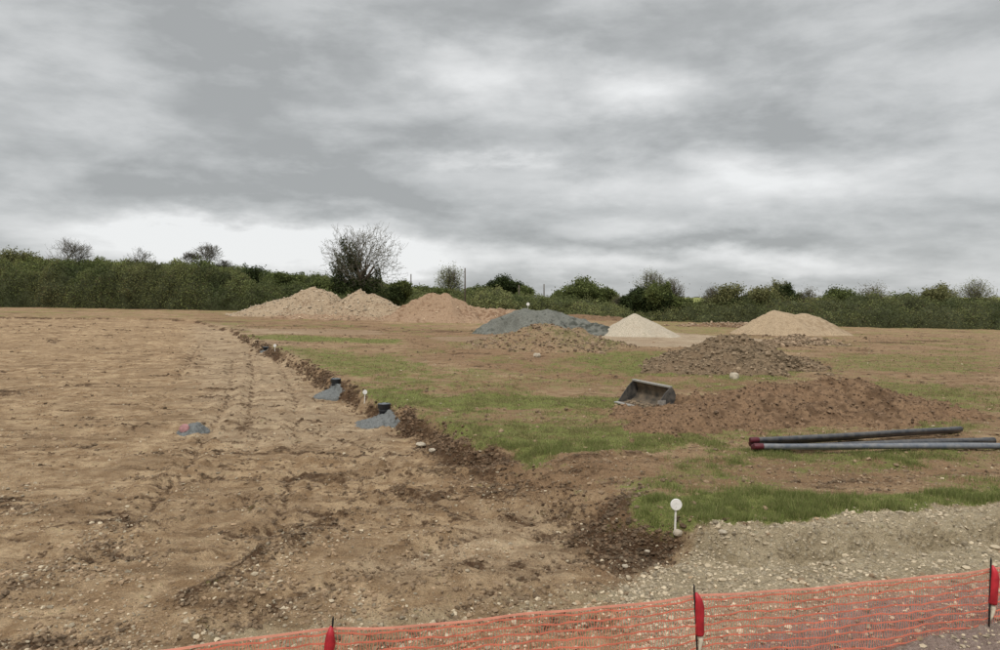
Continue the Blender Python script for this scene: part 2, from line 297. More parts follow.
# ------------------------------------------------------------------ materials
def new_mat(name):
    m = bpy.data.materials.new(name); m.use_nodes = True; T = NT(m.node_tree)
    b = m.node_tree.nodes['Principled BSDF']
    tc = T.node('ShaderNodeTexCoord')
    return m, T, b, tc.outputs['Object']
def bump(T, b, h, strength=.5, dist=.05):
    n = T.node('ShaderNodeBump'); T.put(n.inputs['Height'], h); n.inputs['Strength'].default_value = strength; n.inputs['Distance'].default_value = dist
    T.l.new(n.outputs[0], b.inputs['Normal'])
def ground_mat():
    m, T, b, O = new_mat('churned_earth')
    def att(nm):
        a = T.node('ShaderNodeAttribute', attribute_name=nm); s = T.node('ShaderNodeSeparateColor'); T.l.new(a.outputs['Color'], s.inputs[0]); return list(s.outputs[:3])+[a.outputs['Alpha']]
    gr, dk, gv, pa = att('mask_a'); rd, ro, gn, _ = att('mask_b')
    n1 = T.noise(O, .5, 6, .6); n2 = T.noise(O, 2.2, 8, .65, .3); n3 = T.noise(O, 11, 6, .7); n4 = T.noise(O, 45, 3, .7)
    c = T.mix(T.ramp(n2, .36, .64), (.335,.218,.12), (.61,.445,.275))
    c = T.mix(T.ramp(n1, .40, .66, 0, .65), c, (.30,.20,.115))
    c = T.mix(T.m('MULTIPLY', pa, T.ramp(n2, .25, .6, .6, 1.0), None, True), c, T.mix(T.ramp(n3, .3, .7), (.50,.40,.28), (.68,.57,.42)))
    c = T.mix(T.m('MULTIPLY', rd, T.ramp(n2, .3, .65, .6, 1.0), None, True), c, T.mix(T.ramp(n3, .3, .7), (.19,.105,.055), (.36,.225,.13)))
    mp = T.node('ShaderNodeMapping'); T.put(mp.inputs[0], O); mp.inputs['Scale'].default_value = (.28, 1.5, 1); mp.inputs['Rotation'].default_value = (0, 0, .12)
    ns = T.noise(mp.outputs[0], 1.5, 7, .68, .6)
    c = T.mix(T.ramp(ns, .49, .66, 0, .75), c, (.19,.12,.065))
    # crumbs: small dark clods and small pale stones
    c = T.mix(T.ramp(n3, .55, .74, 0, .7), c, (.13,.082,.045))
    vo = T.voro(O, 9); pale = T.m('MULTIPLY', T.ramp(vo.outputs['Distance'], .10, .20, 1, 0), T.ramp(T.noise(O, 3.1, 2), .52, .62))
    c = T.mix(T.m('MULTIPLY', pale, .55), c, (.60,.52,.40))
    dd = T.m('ADD', dk, T.m('ADD', T.m('MULTIPLY', T.m('SUBTRACT', n3, .5), 1.3), T.m('ADD', T.m('MULTIPLY', T.m('SUBTRACT', n2, .5), .9), T.m('MULTIPLY', T.m('SUBTRACT', ns, .5), 1.0))))
    c = T.mix(T.ramp(dd, .38, .85), c, T.mix(n2, (.055,.032,.018), (.17,.10,.055)))
    # gravel track
    vg = T.voro(O, 26); vg2 = T.voro(O, 12)
    gc = T.mix(T.ramp(n2, .3, .7), (.38,.305,.195), (.54,.445,.30))
    gc = T.mix(T.ramp(vg2.outputs['Distance'], .05, .42, .85, 0), gc, (.58,.51,.38))
    gc = T.mix(T.ramp(n3, .52, .72, 0, .75), gc, (.14,.115,.075))
    c = T.mix(gv, c, gc)
    c = T.mix(T.m('MULTIPLY', gn, T.ramp(n2, .3, .6, .2, .75)), c, (.42,.365,.24))
    rc = T.mix(T.ramp(n3, .3, .7), (.23,.165,.145), (.42,.32,.285))
    c = T.mix(T.m('MULTIPLY', ro, .85), c, rc)
    # grass
    gg = T.m('ADD', gr, T.m('ADD', T.m('MULTIPLY', T.m('SUBTRACT', n2, .5), 1.7), T.m('MULTIPLY', T.m('SUBTRACT', n3, .5), 1.2)))
    gcol = T.mix(T.ramp(n3, .3, .7), (.11,.16,.033), (.26,.295,.08))
    gcol = T.mix(T.ramp(n4, .4, .7, 0, .6), gcol, (.27,.235,.10))
    gg = T.m('ADD', gg, T.m('MULTIPLY', T.m('SUBTRACT', ns, .5), -.9))
    c = T.mix(T.ramp(gg, .24, .80, 0, .92), c, gcol)
    c = T.mix(1.0, c, T.mix(T.ramp(n4, .25, .75, 0, 1), (.72,.72,.72), (1.18,1.17,1.15)), 'MULTIPLY')
    T.l.new(c, b.inputs['Base Color']); b.inputs['Roughness'].default_value = .95; b.inputs['Specular IOR Level'].default_value = .15
    h = T.m('ADD', T.m('MULTIPLY', n3, .9), T.m('ADD', T.m('MULTIPLY', n4, .35), T.m('MULTIPLY', n2, 1.0)))
    h = T.m('ADD', h, T.m('MULTIPLY', T.m('MULTIPLY', vg2.outputs['Distance'], gv), -.5))
    bump(T, b, h, .85, .16)
    return m
def speck_mat(name, ca, cb, cdark=None, scale=8, dark_amt=.5, bd=.05, att=False, streak=None):
    m, T, b, O = new_mat(name)
    n1 = T.noise(O, scale*.12, 5, .6); n2 = T.noise(O, scale, 6, .7); n3 = T.noise(O, scale*4, 3, .7)
    c = T.mix(T.ramp(n1, .32, .68), ca, cb)
    c = T.mix(T.ramp(n2, .35, .7, 0, .6), c, tuple(min(1, v*1.3) for v in cb))
    if cdark: c = T.mix(T.ramp(T.m('ADD', T.m('MULTIPLY', n2, .6), T.m('MULTIPLY', n1, .4)), .47, .60, 0, dark_amt), c, cdark)
    c = T.mix(1.0, c, T.mix(T.ramp(n3, .3, .7), (.7,.7,.7), (1.2,1.2,1.2)), 'MULTIPLY')
    if att:
        a = T.node('ShaderNodeAttribute', attribute_name='tint'); c = T.mix(1.0, c, a.outputs['Color'], 'MULTIPLY')
    T.l.new(c, b.inputs['Base Color']); b.inputs['Roughness'].default_value = .95; b.inputs['Specular IOR Level'].default_value = .15
    bump(T, b, T.m('ADD', n2, T.m('MULTIPLY', n3, .4)), .8, bd)
    return m
def tint_mat(name, rough=.9, trans=False):
    m, T, b, O = new_mat(name)
    a = T.node('ShaderNodeAttribute', attribute_name='tint')
    n = T.noise(O, 20, 3, .6)
    c = T.mix(1.0, a.outputs['Color'], T.mix(n, (.7,.7,.7), (1.3,1.3,1.3)), 'MULTIPLY')
    T.l.new(c, b.inputs['Base Color']); b.inputs['Roughness'].default_value = rough; b.inputs['Specular IOR Level'].default_value = .2
    if trans:
        tr = T.node('ShaderNodeBsdfTranslucent'); T.l.new(c, tr.inputs[0]); mx = T.node('ShaderNodeMixShader'); mx.inputs[0].default_value = .35
        o = [n for n in T.n if n.type == 'OUTPUT_MATERIAL'][0]
        T.l.new(b.outputs[0], mx.inputs[1]); T.l.new(tr.outputs[0], mx.inputs[2]); T.l.new(mx.outputs[0], o.inputs[0])
    return m
def plain_mat(name, col, rough=.6, metal=0, var=.25, scale=6, col2=None, spec=.4, bd=0):
    m, T, b, O = new_mat(name)
    n = T.noise(O, scale, 6, .65)
    c = T.mix(T.ramp(n, .3, .7), tuple(v*(1-var) for v in col), col2 or tuple(min(1, v*(1+var)) for v in col))
    T.l.new(c, b.inputs['Base Color']); b.inputs['Roughness'].default_value = rough; b.inputs['Metallic'].default_value = metal
    b.inputs['Specular IOR Level'].default_value = spec
    if bd: bump(T, b, n, .5, bd)
    return m
M = {}
M['ground'] = ground_mat()
M['clod'] = tint_mat('earth_clods'); M['leaf'] = tint_mat('leaves', .8, True); M['blade'] = tint_mat('grass_blades', .7, True)
M['bark'] = plain_mat('bark', (.13,.105,.08), .95, scale=3); M['twig'] = plain_mat('twigs', (.12,.108,.08), .95, scale=1)
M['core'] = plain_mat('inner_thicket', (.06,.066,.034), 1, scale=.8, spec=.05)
# ------------------------------------------------------------------ ground sheets
us = np.concatenate([-np.geomspace(6, .92, 14)[:-1], np.linspace(-.9, .9, 1060), np.geomspace(.92, 6, 14)[1:]])
ys = [3.2, 4.2, 5.2, 6.0, 6.6]
while ys[-1] < 170: ys.append(ys[-1]+min(ys[-1]**2*.62/2800, .008*ys[-1]))
while ys[-1] < 6000: ys.append(ys[-1]*1.14)
ys = np.array(ys); nr, nc = len(ys), len(us)
YY, UU = np.meshgrid(ys, us, indexing='ij'); XX = (YY*UU).ravel(); YY = YY.ravel()
gr, dk, gv, pa, rd, rdm, gn, fs, lz = masks(XX, YY)
ZZ = hgt(XX, YY)+lz
A_ = np.stack([gr, dk, gv, pa], 1); B_ = np.stack([rd, rdm, gn, np.ones_like(rd)], 1)
VV = np.stack([XX, YY, ZZ], 1); FF = grid_faces(nr, nc)
cx = XX[FF].mean(1); cy = YY[FF].mean(1)
reg = np.where(field_sd(cx, cy) > .1, 1, 0)
reg[gv[FF].mean(1) > .5] = 2
reg[rdm[FF].mean(1) > .5] = 3
for k, nm in enumerate(['ground', 'field', 'gravel_track', 'road']):
    f = FF[reg == k]
    if not len(f): continue
    u, inv = np.unique(f, return_inverse=True)
    o = mesh_np(nm, VV[u], inv.reshape(f.shape), M['ground'], smooth=True, attrs={'mask_a': A_[u], 'mask_b': B_[u]})
    tag(o, {'ground': 'churned tan earth of the excavated strip', 'field': 'raised field of turned soil and patchy grass', 'gravel_track': 'stony gravel track edge beyond the orange net', 'road': 'pinkish grey gravel road behind the orange net'}[nm], kind='structure')
ap = mesh_py('ground', [(-6000,-900,-.12),(6000,-900,-.12),(6000,3.6,-.12),(-6000,3.6,-.12)], [(0,1,2,3)], plain_mat('roadside_earth', (.30,.24,.17), .95, scale=.6))
tag(ap, 'bare earth on the near side of the orange net', kind='structure')
def ground_z(x, y):
    """height of the built ground sheet at (x, y)"""
    x = np.asarray(x, float); y = np.asarray(y, float)
    fi = np.clip(np.interp(y, ys, np.arange(nr)), 0, nr-1.001); fj = np.clip(np.interp(x/y, us, np.arange(nc)), 0, nc-1.001)
    i = fi.astype(int); j = fj.astype(int); a = fi-i; b = fj-j; Zg = ZZ.reshape(nr, nc)
    return (Zg[i, j]*(1-b)+Zg[i, j+1]*b)*(1-a)+(Zg[i+1, j]*(1-b)+Zg[i+1, j+1]*b)*a
def GG(px, py):
    a = (px-500)/F; yy = np.exp(np.linspace(math.log(5), math.log(140), 4000)); k = np.argmax(EYE-yy*(py-HOR)/F < ground_z(yy*a, yy))
    return (a*yy[k], yy[k])
def gz(x, y): return float(ground_z(np.array([x]), np.array([y]))[0])
# ------------------------------------------------------------------ scatter of stones / clods
ph = (1+5**.5)/2
ICO = np.array([(-1,ph,0),(1,ph,0),(-1,-ph,0),(1,-ph,0),(0,-1,ph),(0,1,ph),(0,-1,-ph),(0,1,-ph),(ph,0,-1),(ph,0,1),(-ph,0,-1),(-ph,0,1)])/1.9
ICF = np.array([(0,11,5),(0,5,1),(0,1,7),(0,7,10),(0,10,11),(1,5,9),(5,11,4),(11,10,2),(10,7,6),(7,1,8),(3,9,4),(3,4,2),(3,2,6),(3,6,8),(3,8,9),(4,9,5),(2,4,11),(6,2,10),(8,6,7),(9,8,1)])
def lumps(name, Pt, size, tint, mat, parent=None, flat=.6, rough=.28):
    n = len(Pt); a = RNG.uniform(0, 6.28, n); ca, sa = np.cos(a), np.sin(a)
    v = ICO[None]*(1+RNG.uniform(-rough, rough, (n, 12, 1))); s = size[:, None, None]*np.stack([RNG.uniform(.7, 1.3, n), RNG.uniform(.6, 1.1, n), RNG.uniform(.6, 1.1, n)*flat], 1)[:, None]
    v = v*s; x = v[..., 0]*ca[:, None]-v[..., 1]*sa[:, None]; y = v[..., 0]*sa[:, None]+v[..., 1]*ca[:, None]
    v = np.stack([x, y, v[..., 2]], 2)+Pt[:, None]
    f = (ICF[None]+(np.arange(n)*12)[:, None, None]).reshape(-1, 3)
    col = np.repeat(np.concatenate([tint, np.ones((n, 1))], 1), 12, 0)
    return mesh_np(name, v.reshape(-1, 3), f, mat, parent, attrs={'tint': col})
def pick(weight, n):
    p = weight/weight.sum(); idx = RNG.choice(len(weight), n, p=p)
    x = XX[idx]+RNG.normal(0, .02, n)*YY[idx]/10; y = YY[idx]+RNG.normal(0, .03, n)*YY[idx]/10
    return idx, x, y
inwin = (np.abs(XX/YY) < .9) & (YY > 6) & (YY < 70)
lump_noise = sst(-.05, .3, fbm(XX, YY, .9, 3, 171))
cw = inwin*(dk**2*1.3+.05+.25*lump_noise*(1-gr.clip(0, 1))+ .1*rd)*(1-.85*gv)*(1-.8*gr.clip(0, 1))*(1-.8*(pa > .5))
idx, x, y = pick(cw, 34000); s = RNG.lognormal(0, .6, len(x))*.012*(1+YY[idx]/26)
s = np.minimum(s, .022+.0022*YY[idx]); d = dk[idx]
c0 = np.array([.16,.11,.068])*(1-d[:, None]*.45)+np.array([.15,.11,.07])*(1-d[:, None])
tint = c0*RNG.uniform(.6, 1.35, (len(x), 1)); 
o = lumps('earth_clods', np.stack([x, y, ground_z(x, y)+s*.15], 1), s, tint, M['clod'], flat=.75, rough=.45); tag(o, 'loose clods of brown earth over the diggings', kind='stuff')
ew = inwin*np.exp(-((fs-.1)/.28)**2)*(.25+sst(-.1, .2, fbm(XX, YY, .8, 3, 177)))*(1-gv)*(YY < 55)*(.3+dk)*(XX > -30)*YY
idx, x, y = pick(ew, 3600); s = np.minimum(RNG.lognormal(0, .5, len(x))*(.008+.0011*y), .012+.0025*y)
o = lumps('bank_clods', np.stack([x, y, ground_z(x, y)+s*.25], 1), s, np.array([.115,.075,.045])*RNG.uniform(.6, 1.7, (len(x), 1)), M['clod'], flat=.8, rough=.45); tag(o, 'dark lumps of turned earth along the lip of the cut bank', kind='stuff')
sw = inwin*(.05+.6*gv*(1-.7*rdm)+1.6*gv*np.exp(-(sdist(XX, YY, RAMP)/.35)**2)+.35*lump_noise*(fs < 0)+.2*gn)*(1-.7*gr.clip(0, 1))*(YY < 45)
idx, x, y = pick(sw, 20000); s = np.minimum(RNG.lognormal(0, .55, len(x))*.0105*(1+YY[idx]/60), .05)
tint = np.array([.47,.39,.275])*RNG.uniform(.45, 1.25, (len(x), 1))
o = lumps('stones', np.stack([x, y, ground_z(x, y)+s*.2], 1), s, tint, M['clod'], flat=.7, rough=.4); tag(o, 'small pale stones strewn over the earth and the gravel track', kind='stuff')
# ------------------------------------------------------------------ grass blades
def blades(name, x, y, h, wd, tint, label):
    n = len(x); z = ground_z(x, y); a = RNG.uniform(0, 6.28, n); l = RNG.uniform(.1, .7, n)*h; b = RNG.uniform(0, 6.28, n)
    p0 = np.stack([x-np.cos(a)*wd, y-np.sin(a)*wd, z-.02], 1); p1 = np.stack([x+np.cos(a)*wd, y+np.sin(a)*wd, z-.02], 1)
    p2 = np.stack([x+np.cos(b)*l, y+np.sin(b)*l, z+h], 1)
    V = np.stack([p0, p1, p2], 1).reshape(-1, 3); f = np.arange(n*3).reshape(-1, 3)
    col = np.repeat(np.concatenate([tint, np.ones((n, 1))], 1), 3, 0)
    return tag(mesh_np(name, V, f, M['blade'], attrs={'tint': col}), label, kind='stuff')
tuft = sst(-.12, .2, fbm(XX, YY, 3.2, 3, 141))
gw = inwin*np.clip(gr-.35, 0, 1)*(YY < 17)*(.15+tuft)*YY
idx, x, y = pick(gw, 60000); h = RNG.uniform(.03, .11, len(x))*(.6+.7*tuft[idx])
g0 = np.array([.14,.185,.045]); g1 = np.array([.36,.33,.15]); t = RNG.beta(.9, 1.7, len(x))[:, None]; h = h*np.where(RNG.uniform(0, 1, len(x)) < .03, 1.9, 1)
blades('grass', x, y, h, .006+h*0, (g0*(1-t)+g1*t)*RNG.uniform(.7, 1.4, (len(x), 1)), 'rough green grass on the bank beside the round white marker')
gw = inwin*np.clip(gr-.3, 0, 1)*(YY >= 14)*(YY < 60)*(.1+tuft)
idx, x, y = pick(gw, 80000); h = RNG.uniform(.02, .07, len(x))
t = RNG.beta(1.5, 1.8, len(x))[:, None]
blades('grass', x, y, h, .004+.0005*y, (np.array([.17,.19,.06])*(1-t)+np.array([.36,.30,.155])*t)*RNG.uniform(.7, 1.3, (len(x), 1)), 'thin patchy grass over the raised field')
# ------------------------------------------------------------------ heaps
def zpix(py, d): return EYE-d*(py-HOR)/F
def heap(name, label, peaks, mat, noise=.12, fine=.03, foot=.0, res=.2, gully=.22, stones=None, group='heaps of earth, sand and gravel on the site', nscale=.7, sharp=.25, cat='heap'):
    """peaks: (px, py_top, distance, slope, stretch_x)"""
    pk = []
    for px, py, d, sl, st in peaks:
        x = (px-500)/F*d; pk.append((x, d, zpix(py, d), sl, st))
    r = max((p[2]-float(base(p[0], p[1])))/p[3]*max(1, p[4]) for p in pk)+1
    x0 = min(p[0] for p in pk)-r; x1 = max(p[0] for p in pk)+r; y0 = min(p[1] for p in pk)-r; y1 = max(p[1] for p in pk)+r
    nx = int((x1-x0)/res)+2; ny = int((y1-y0)/res)+2
    gx, gy = np.meshgrid(np.linspace(x0, x1, nx), np.linspace(y0, y1, ny)); gxf, gyf = gx.ravel(), gy.ravel()
    wx = gxf+.5*fbm(gxf, gyf, .45, 3, 201)*nscale*2; wy = gyf+.5*fbm(gxf, gyf, .45, 3, 203)*nscale*2
    h = np.full(gxf.shape, -1e3)
    for x, yv, zt, sl, st in pk:
        rr = np.sqrt(((wx-x)/st)**2+(wy-yv)**2+sharp**2)-sharp
        H0 = zt-float(base(x, yv)); cone = zt-sl*rr
        an = np.arctan2(wy-yv, wx-x); cone = cone-gully*np.minimum(rr, 2.2)*(fbm(np.cos(an)*2.6+x, np.sin(an)*2.6+rr*.12, 1.0, 3, 207)*2)**1
        cone = cone+foot*np.exp(-((rr-H0/sl)/(H0*.5))**2)*sl
        h = np.maximum(h, cone) if sharp < .05 else np.where(h < -900, cone, np.log(np.exp(np.clip((h-cone)/.12, -60, 60))+1)*.12+cone)
    h = h+noise*fbm(gxf, gyf, 1.1, 4, 211, .55)*1.6+fine*fbm(gxf, gyf, 5, 3, 221, .7)*2
    gzv = ground_z(gxf, np.maximum(gyf, 3.3))
    keep = h > gzv-.12; z = np.where(keep, h, gzv-.25)
    fc = grid_faces(ny, nx); fc = fc[keep[fc].any(1)]
    u, inv = np.unique(fc, return_inverse=True)
    cxm, cym = np.mean([p[0] for p in pk]), np.mean([p[1] for p in pk]); cz = gz(cxm, cym)
    root = empty(name, (cxm, cym, cz), label=label, cat=cat, group=group)
    V = np.stack([gxf[u]-cxm, gyf[u]-cym, z[u]-cz], 1)
    mesh_np('mound', V, inv.reshape(fc.shape), mat, root, smooth=True)
    if stones:
        n, sz, col, zmax = stones; ok = np.where((h > gzv+.02))[0]; i = RNG.choice(ok, n)
        x = gxf[i]+RNG.uniform(-res, res, n)*.5; yv = gyf[i]+RNG.uniform(-res, res, n)*.5; s = np.minimum(RNG.lognormal(0, .45, n)*sz, sz*3.2)
        lumps('stone', np.stack([x-cxm, yv-cym, h[i]-cz+s*.1], 1), s, np.array(col)*RNG.uniform(.5, 1.35, (n, 1)), M['clod'], root, flat=.85, rough=.45)['kind'] = 'stuff'
    return root
M['stony'] = speck_mat('stony_spoil', (.33,.245,.16), (.43,.335,.23), (.19,.12,.07), 5, .9)
M['sandy_red'] = speck_mat('reddish_sand', (.27,.18,.112), (.38,.265,.175), (.18,.105,.06), 2.5, .9)
M['greygravel'] = speck_mat('grey_gravel', (.135,.135,.115), (.19,.19,.165), (.065,.068,.056), 2.5, 1.0)
M['palesand'] = speck_mat('pale_sand', (.40,.345,.26), (.47,.41,.32), (.31,.25,.18), 3, .5)
M['tansand'] = speck_mat('tan_sand', (.33,.245,.155), (.42,.32,.215), (.22,.155,.09), 2.5, .7)
M['rubble'] = speck_mat('brown_rubble', (.17,.115,.07), (.26,.19,.12), (.07,.05,.028), 4, .9, .1)
M['redearth'] = speck_mat('red_brown_earth', (.16,.097,.055), (.265,.17,.10), (.08,.047,.026), 3.5, .8, .08)
M['mossy'] = speck_mat('weedy_rubble', (.23,.15,.09), (.30,.22,.13), (.10,.10,.035), 3, .8, .08)
heap('spoil_heap', 'pale stony twin-peaked heap in front of the tallest bare tree', [(310,286.5,92,.62,1.15),(285,298,90,.45,1.4),(322,289.5,92,.6,1.0),(360,290.5,91,.66,1.0),(371,293,91,.62,1.1),(397,309,90,.5,1.3),(265,307,90,.4,1.5)], M['stony'], .34, .12, res=.24, stones=(2600,.07,(.46,.38,.28),0))
heap('sand_heap', 'reddish sand heap with notched top and a long low tail beside the pole', [(433,293,84,.58,1.1),(446,293.5,84,.66,1.0),(414,308,83,.5,1.0),(468,306,84,.42,1.5),(490,308,84,.45,1.5),(504,309,84,.5,1.2)], M['sandy_red'], .34, .10, res=.24, gully=.55, stones=(250,.08,(.5,.38,.26),0))
heap('gravel_heap', 'blue-grey gravel heap with two tops, behind the weedy rubble', [(525,307,62,.60,1.15),(513,317,61.5,.55,1.2),(549,310,62,.62,1.0),(556,311.5,62,.6,1.1),(572,318,61,.5,1.3),(590,326,60,.5,1.4),(602,332,59,.5,1.2)], M['greygravel'], .34, .07, res=.18, nscale=1.1, gully=.45)
heap('sand_heap', 'clean pale sand heap shaped like a cone, right of the grey gravel', [(634,313.5,60,.62,1.0),(645,319,60,.58,1.1),(662,331,59,.5,1.2)], M['palesand'], .10, .03, res=.2, gully=.10, nscale=.4)
heap('sand_heap', 'large tan sand heap with two rounded tops at the right', [(777,310.5,68,.62,1.1),(803,313.5,68,.60,1.1)], M['tansand'], .2, .05, res=.2, gully=.15, nscale=.5, sharp=.6)
heap('rubble_heap', 'low weedy rubble heap in front of the grey gravel', [(530,333,46,.30,1.4),(547,325,46,.36,1.2),(572,335,46,.3,1.5),(515,342,45,.27,1.4),(560,340,44,.3,1.4),(590,342,46,.26,1.3)], M['mossy'], .45, .18, res=.15, stones=(2000,.055,(.25,.18,.12),0), nscale=1.2)
heap('rubble_heap', 'large brown rubble heap left of the tan sand heap foot', [(727,337,33.5,.46,1.15),(710,346,33,.42,1.2),(742,340,33.5,.44,1.15),(765,354,33,.36,1.2),(692,358,32.5,.38,1.2),(735,352,32,.40,1.3),(672,372,32,.32,1.3)], M['rubble'], .40, .20, res=.12, stones=(4200,.04,(.25,.185,.12),0), nscale=1.2)
heap('earth_mound', 'low red-brown earth mound lying behind the plastic pipes', [(808,382,21.6,.36,1.4),(770,388,21,.36,1.4),(735,396,20.4,.34,1.4),(705,401,20.2,.34,1.3),(684,406,20,.32,1.2),(668,416,19.3,.30,1.2),(850,385,22,.38,1.4)], M['redearth'], .32, .17, res=.09, stones=(6500,.019,(.19,.125,.078),0), nscale=1.0)
heap('earth_mound', 'low reddish bank behind the grey gravel heap', [(568,314,98,.35,2.2),(590,315,98,.35,2.4),(610,316,97,.35,2)], M['redearth'], .3, .1, res=.35)
heap('earth_mound', 'long low reddish bank beyond the pale sand spread', [(688,324,84,.3,2.5),(710,323,84,.3,2.5),(735,323,84,.3,2.5),(745,324,84,.3,2)], M['redearth'], .35, .12, res=.3, stones=(600,.08,(.34,.25,.17),0))
heap('earth_mound', 'low brown spoil bank at the far foot of the stony heap', [(300,314,84,.25,2.6),(350,316,84,.22,2.6),(400,319,82,.2,2.6)], M['sandy_red'], .3, .12, res=.3, stones=(500,.08,(.4,.3,.2),0))
heap('rubble_heap', 'brown rubble tail reaching down from the large tan sand heap', [(800,336,52,.34,1.4),(782,342,48,.32,1.4),(820,339,50,.34,1.4)], M['rubble'], .35, .15, res=.15, stones=(900,.07,(.33,.24,.16),0))
# ------------------------------------------------------------------ rocks that stand out
rockm = plain_mat('pale_rock', (.44,.38,.29), .9, scale=5, var=.3, bd=.05)
def rock(px, py, size, label, lvl=.4, flat=.7, sink=.25, zoff=0):
    x, y = GG(px, py); V = []
    v = ICO.copy(); mids = {}; fs_ = ICF.tolist(); vs = [tuple(a/np.linalg.norm(a)) for a in v]; nf = []
    def mid(a, b):
        k = (min(a, b), max(a, b))
        if k not in mids:
            m = (np.array(vs[a])+np.array(vs[b])); vs.append(tuple(m/np.linalg.norm(m))); mids[k] = len(vs)-1
        return mids[k]
    for a, b, c in fs_:
        ab, bc, ca = mid(a, b), mid(b, c), mid(c, a); nf += [(a,ab,ca),(b,bc,ab),(c,ca,bc),(ab,bc,ca)]
    V = np.array(vs); q = np.sign(V)*np.abs(V)**.8; V = q*(1+RNG.uniform(-.14, .14, (len(V), 1)))*np.array([1, .8, flat])*size/2
    o = mesh_py('rock', V, nf, rockm); o.location = (x, y, gz(x, y)+size*flat*(.5-sink)+zoff); o.rotation_euler = (0, 0, random.uniform(0, 6))
    return tag(o, label, 'rock', 'pale rocks lying on the site')
rock(734, 379, .40, 'pale squarish rock at the front foot of the large brown rubble heap', .45, .9)
rock(537, 357, .42, 'pale rock at the front foot of the weedy rubble heap', .4, .7)
rock(653, 373, .16, 'small pale rock on the grass left of the large brown rubble heap', .4)
rock(512, 335, .30, 'whitish rock against the left foot of the grey gravel heap', .4)
rock(678, 535.5, .16, 'pale stone lying at the foot of the round white marker', .48, .6)
rock(421, 446, .30, 'flat pale stone below the dark cut bank', .1, .35)
rock(432, 452, .18, 'small pale stone in the turned soil of the cut bank', .2, .6)
rock(625, 568, .09, 'pale stone at the lower tip of the stony track edge', .1, .7)
rock(647, 553, .09, 'pale stone halfway up the stony track edge', .3, .7)
rock(722, 533, .14, 'flat pale stone where the grass meets the gravel track', .44, .4)
# ------------------------------------------------------------------ shapes
def ring_tube(pts, rads, n=8, cap=True):
    V = []; Fc = []; pts = [np.array(p, float) for p in pts]
    for i, p in enumerate(pts):
        d = pts[min(i+1, len(pts)-1)]-pts[max(i-1, 0)]; d /= np.linalg.norm(d)+1e-9
        a = np.cross(d, (0, 0, 1)) if abs(d[2]) < .9 else np.cross(d, (1, 0, 0)); a /= np.linalg.norm(a); b = np.cross(d, a)
        for k in range(n):
            t = 2*math.pi*k/n; V.append(p+rads[i]*(math.cos(t)*a+math.sin(t)*b))
    for i in range(len(pts)-1):
        for k in range(n): Fc.append((i*n+k, i*n+(k+1) % n, (i+1)*n+(k+1) % n, (i+1)*n+k))
    if cap: Fc.append(tuple(range(n))[::-1]); Fc.append(tuple((len(pts)-1)*n+k for k in range(n)))
    return V, Fc
def lathe(prof, n=24):
    V = []; Fc = []
    for r, z in prof:
        for k in range(n): V.append((r*math.cos(2*math.pi*k/n), r*math.sin(2*math.pi*k/n), z))
    for i in range(len(prof)-1):
        for k in range(n): Fc.append((i*n+k, i*n+(k+1) % n, (i+1)*n+(k+1) % n, (i+1)*n+k))
    return V, Fc
def boxv(x0, x1, y0, y1, z0, z1):
    return [(x0,y0,z0),(x1,y0,z0),(x1,y1,z0),(x0,y1,z0),(x0,y0,z1),(x1,y0,z1),(x1,y1,z1),(x0,y1,z1)], [(3,2,1,0),(4,5,6,7),(0,1,5,4),(1,2,6,5),(2,3,7,6),(3,0,4,7)]
def merge(parts):
    V = []; Fc = []
    for v, f in parts:
        n = len(V); V += [tuple(q) for q in v]; Fc += [tuple(i+n for i in t) for t in f]
    return V, Fc
# ------------------------------------------------------------------ inspection chambers on grey gravel
M['blackplastic'] = plain_mat('black_plastic', (.018,.02,.023), .45, var=.3, scale=9, spec=.5)
M['dustylid'] = plain_mat('dusty_grey_lid', (.13,.145,.155), .7, scale=12)
def gravel_bed(px, py, d_top, label, wx, wy, topz, rz=0, lob=None):
    x, y = G(px, py, 0)[0], G(px, py, 0)[1]; n = 90
    u = np.linspace(-1.3, 1.3, n); gx, gy = np.meshgrid(u, u); gx = gx.ravel(); gy = gy.ravel()
    ca, sa = math.cos(rz), math.sin(rz); X = gx*wx*ca-gy*wy*sa; Yv = gx*wx*sa+gy*wy*ca
    r = np.sqrt(gx**2+gy**2)+.35*fbm(X+x, Yv+y, 2.2, 3, 301)+.25*fbm(X+x, Yv+y, 9, 3, 307); gzv = ground_z(X+x, Yv+y); g0 = gz(x, y)
    h = topz*(1-r**1.5)+.03*fbm(X+x, Yv+y, 9, 3, 303)
    if lob: h = np.maximum(h, lob[2]*(1-(np.hypot((gx-lob[0])*1.3, gy-lob[1])*1.6)**1.5)+.02*fbm(X, Yv, 9, 2, 305))
    lowg = np.minimum(gzv, g0+.12)
    z = np.where(h > -.05, np.maximum(lowg, g0-.05)+h, gzv-.2)
    keep = h > -.05; fc = grid_faces(n, n); fc = fc[keep[fc].any(1)]; uq, inv = np.unique(fc, return_inverse=True)
    o = mesh_np('gravel_bed', np.stack([X[uq], Yv[uq], z[uq]-g0], 1), inv.reshape(fc.shape), M['bedgravel'], smooth=True); o.location = (x, y, g0)
    ok = np.where(keep)[0]; i = RNG.choice(ok, 900); q = RNG.normal(0, .03, (900, 2)); s_ = RNG.uniform(.006, .018, 900)
    lumps('gravel', np.stack([X[i]+q[:, 0], Yv[i]+q[:, 1], z[i]-g0], 1), s_, np.array([[.19,.20,.195]])*RNG.uniform(.6, 1.4, (900, 1)), M['clod'], o)['kind'] = 'stuff'
    return tag(o, label, 'gravel bed', 'grey gravel beds along the cut bank'), x, y, g0
M['bedgravel'] = speck_mat('blue_grey_gravel', (.14,.145,.14), (.205,.212,.205), (.085,.09,.088), 9, .5, .03)
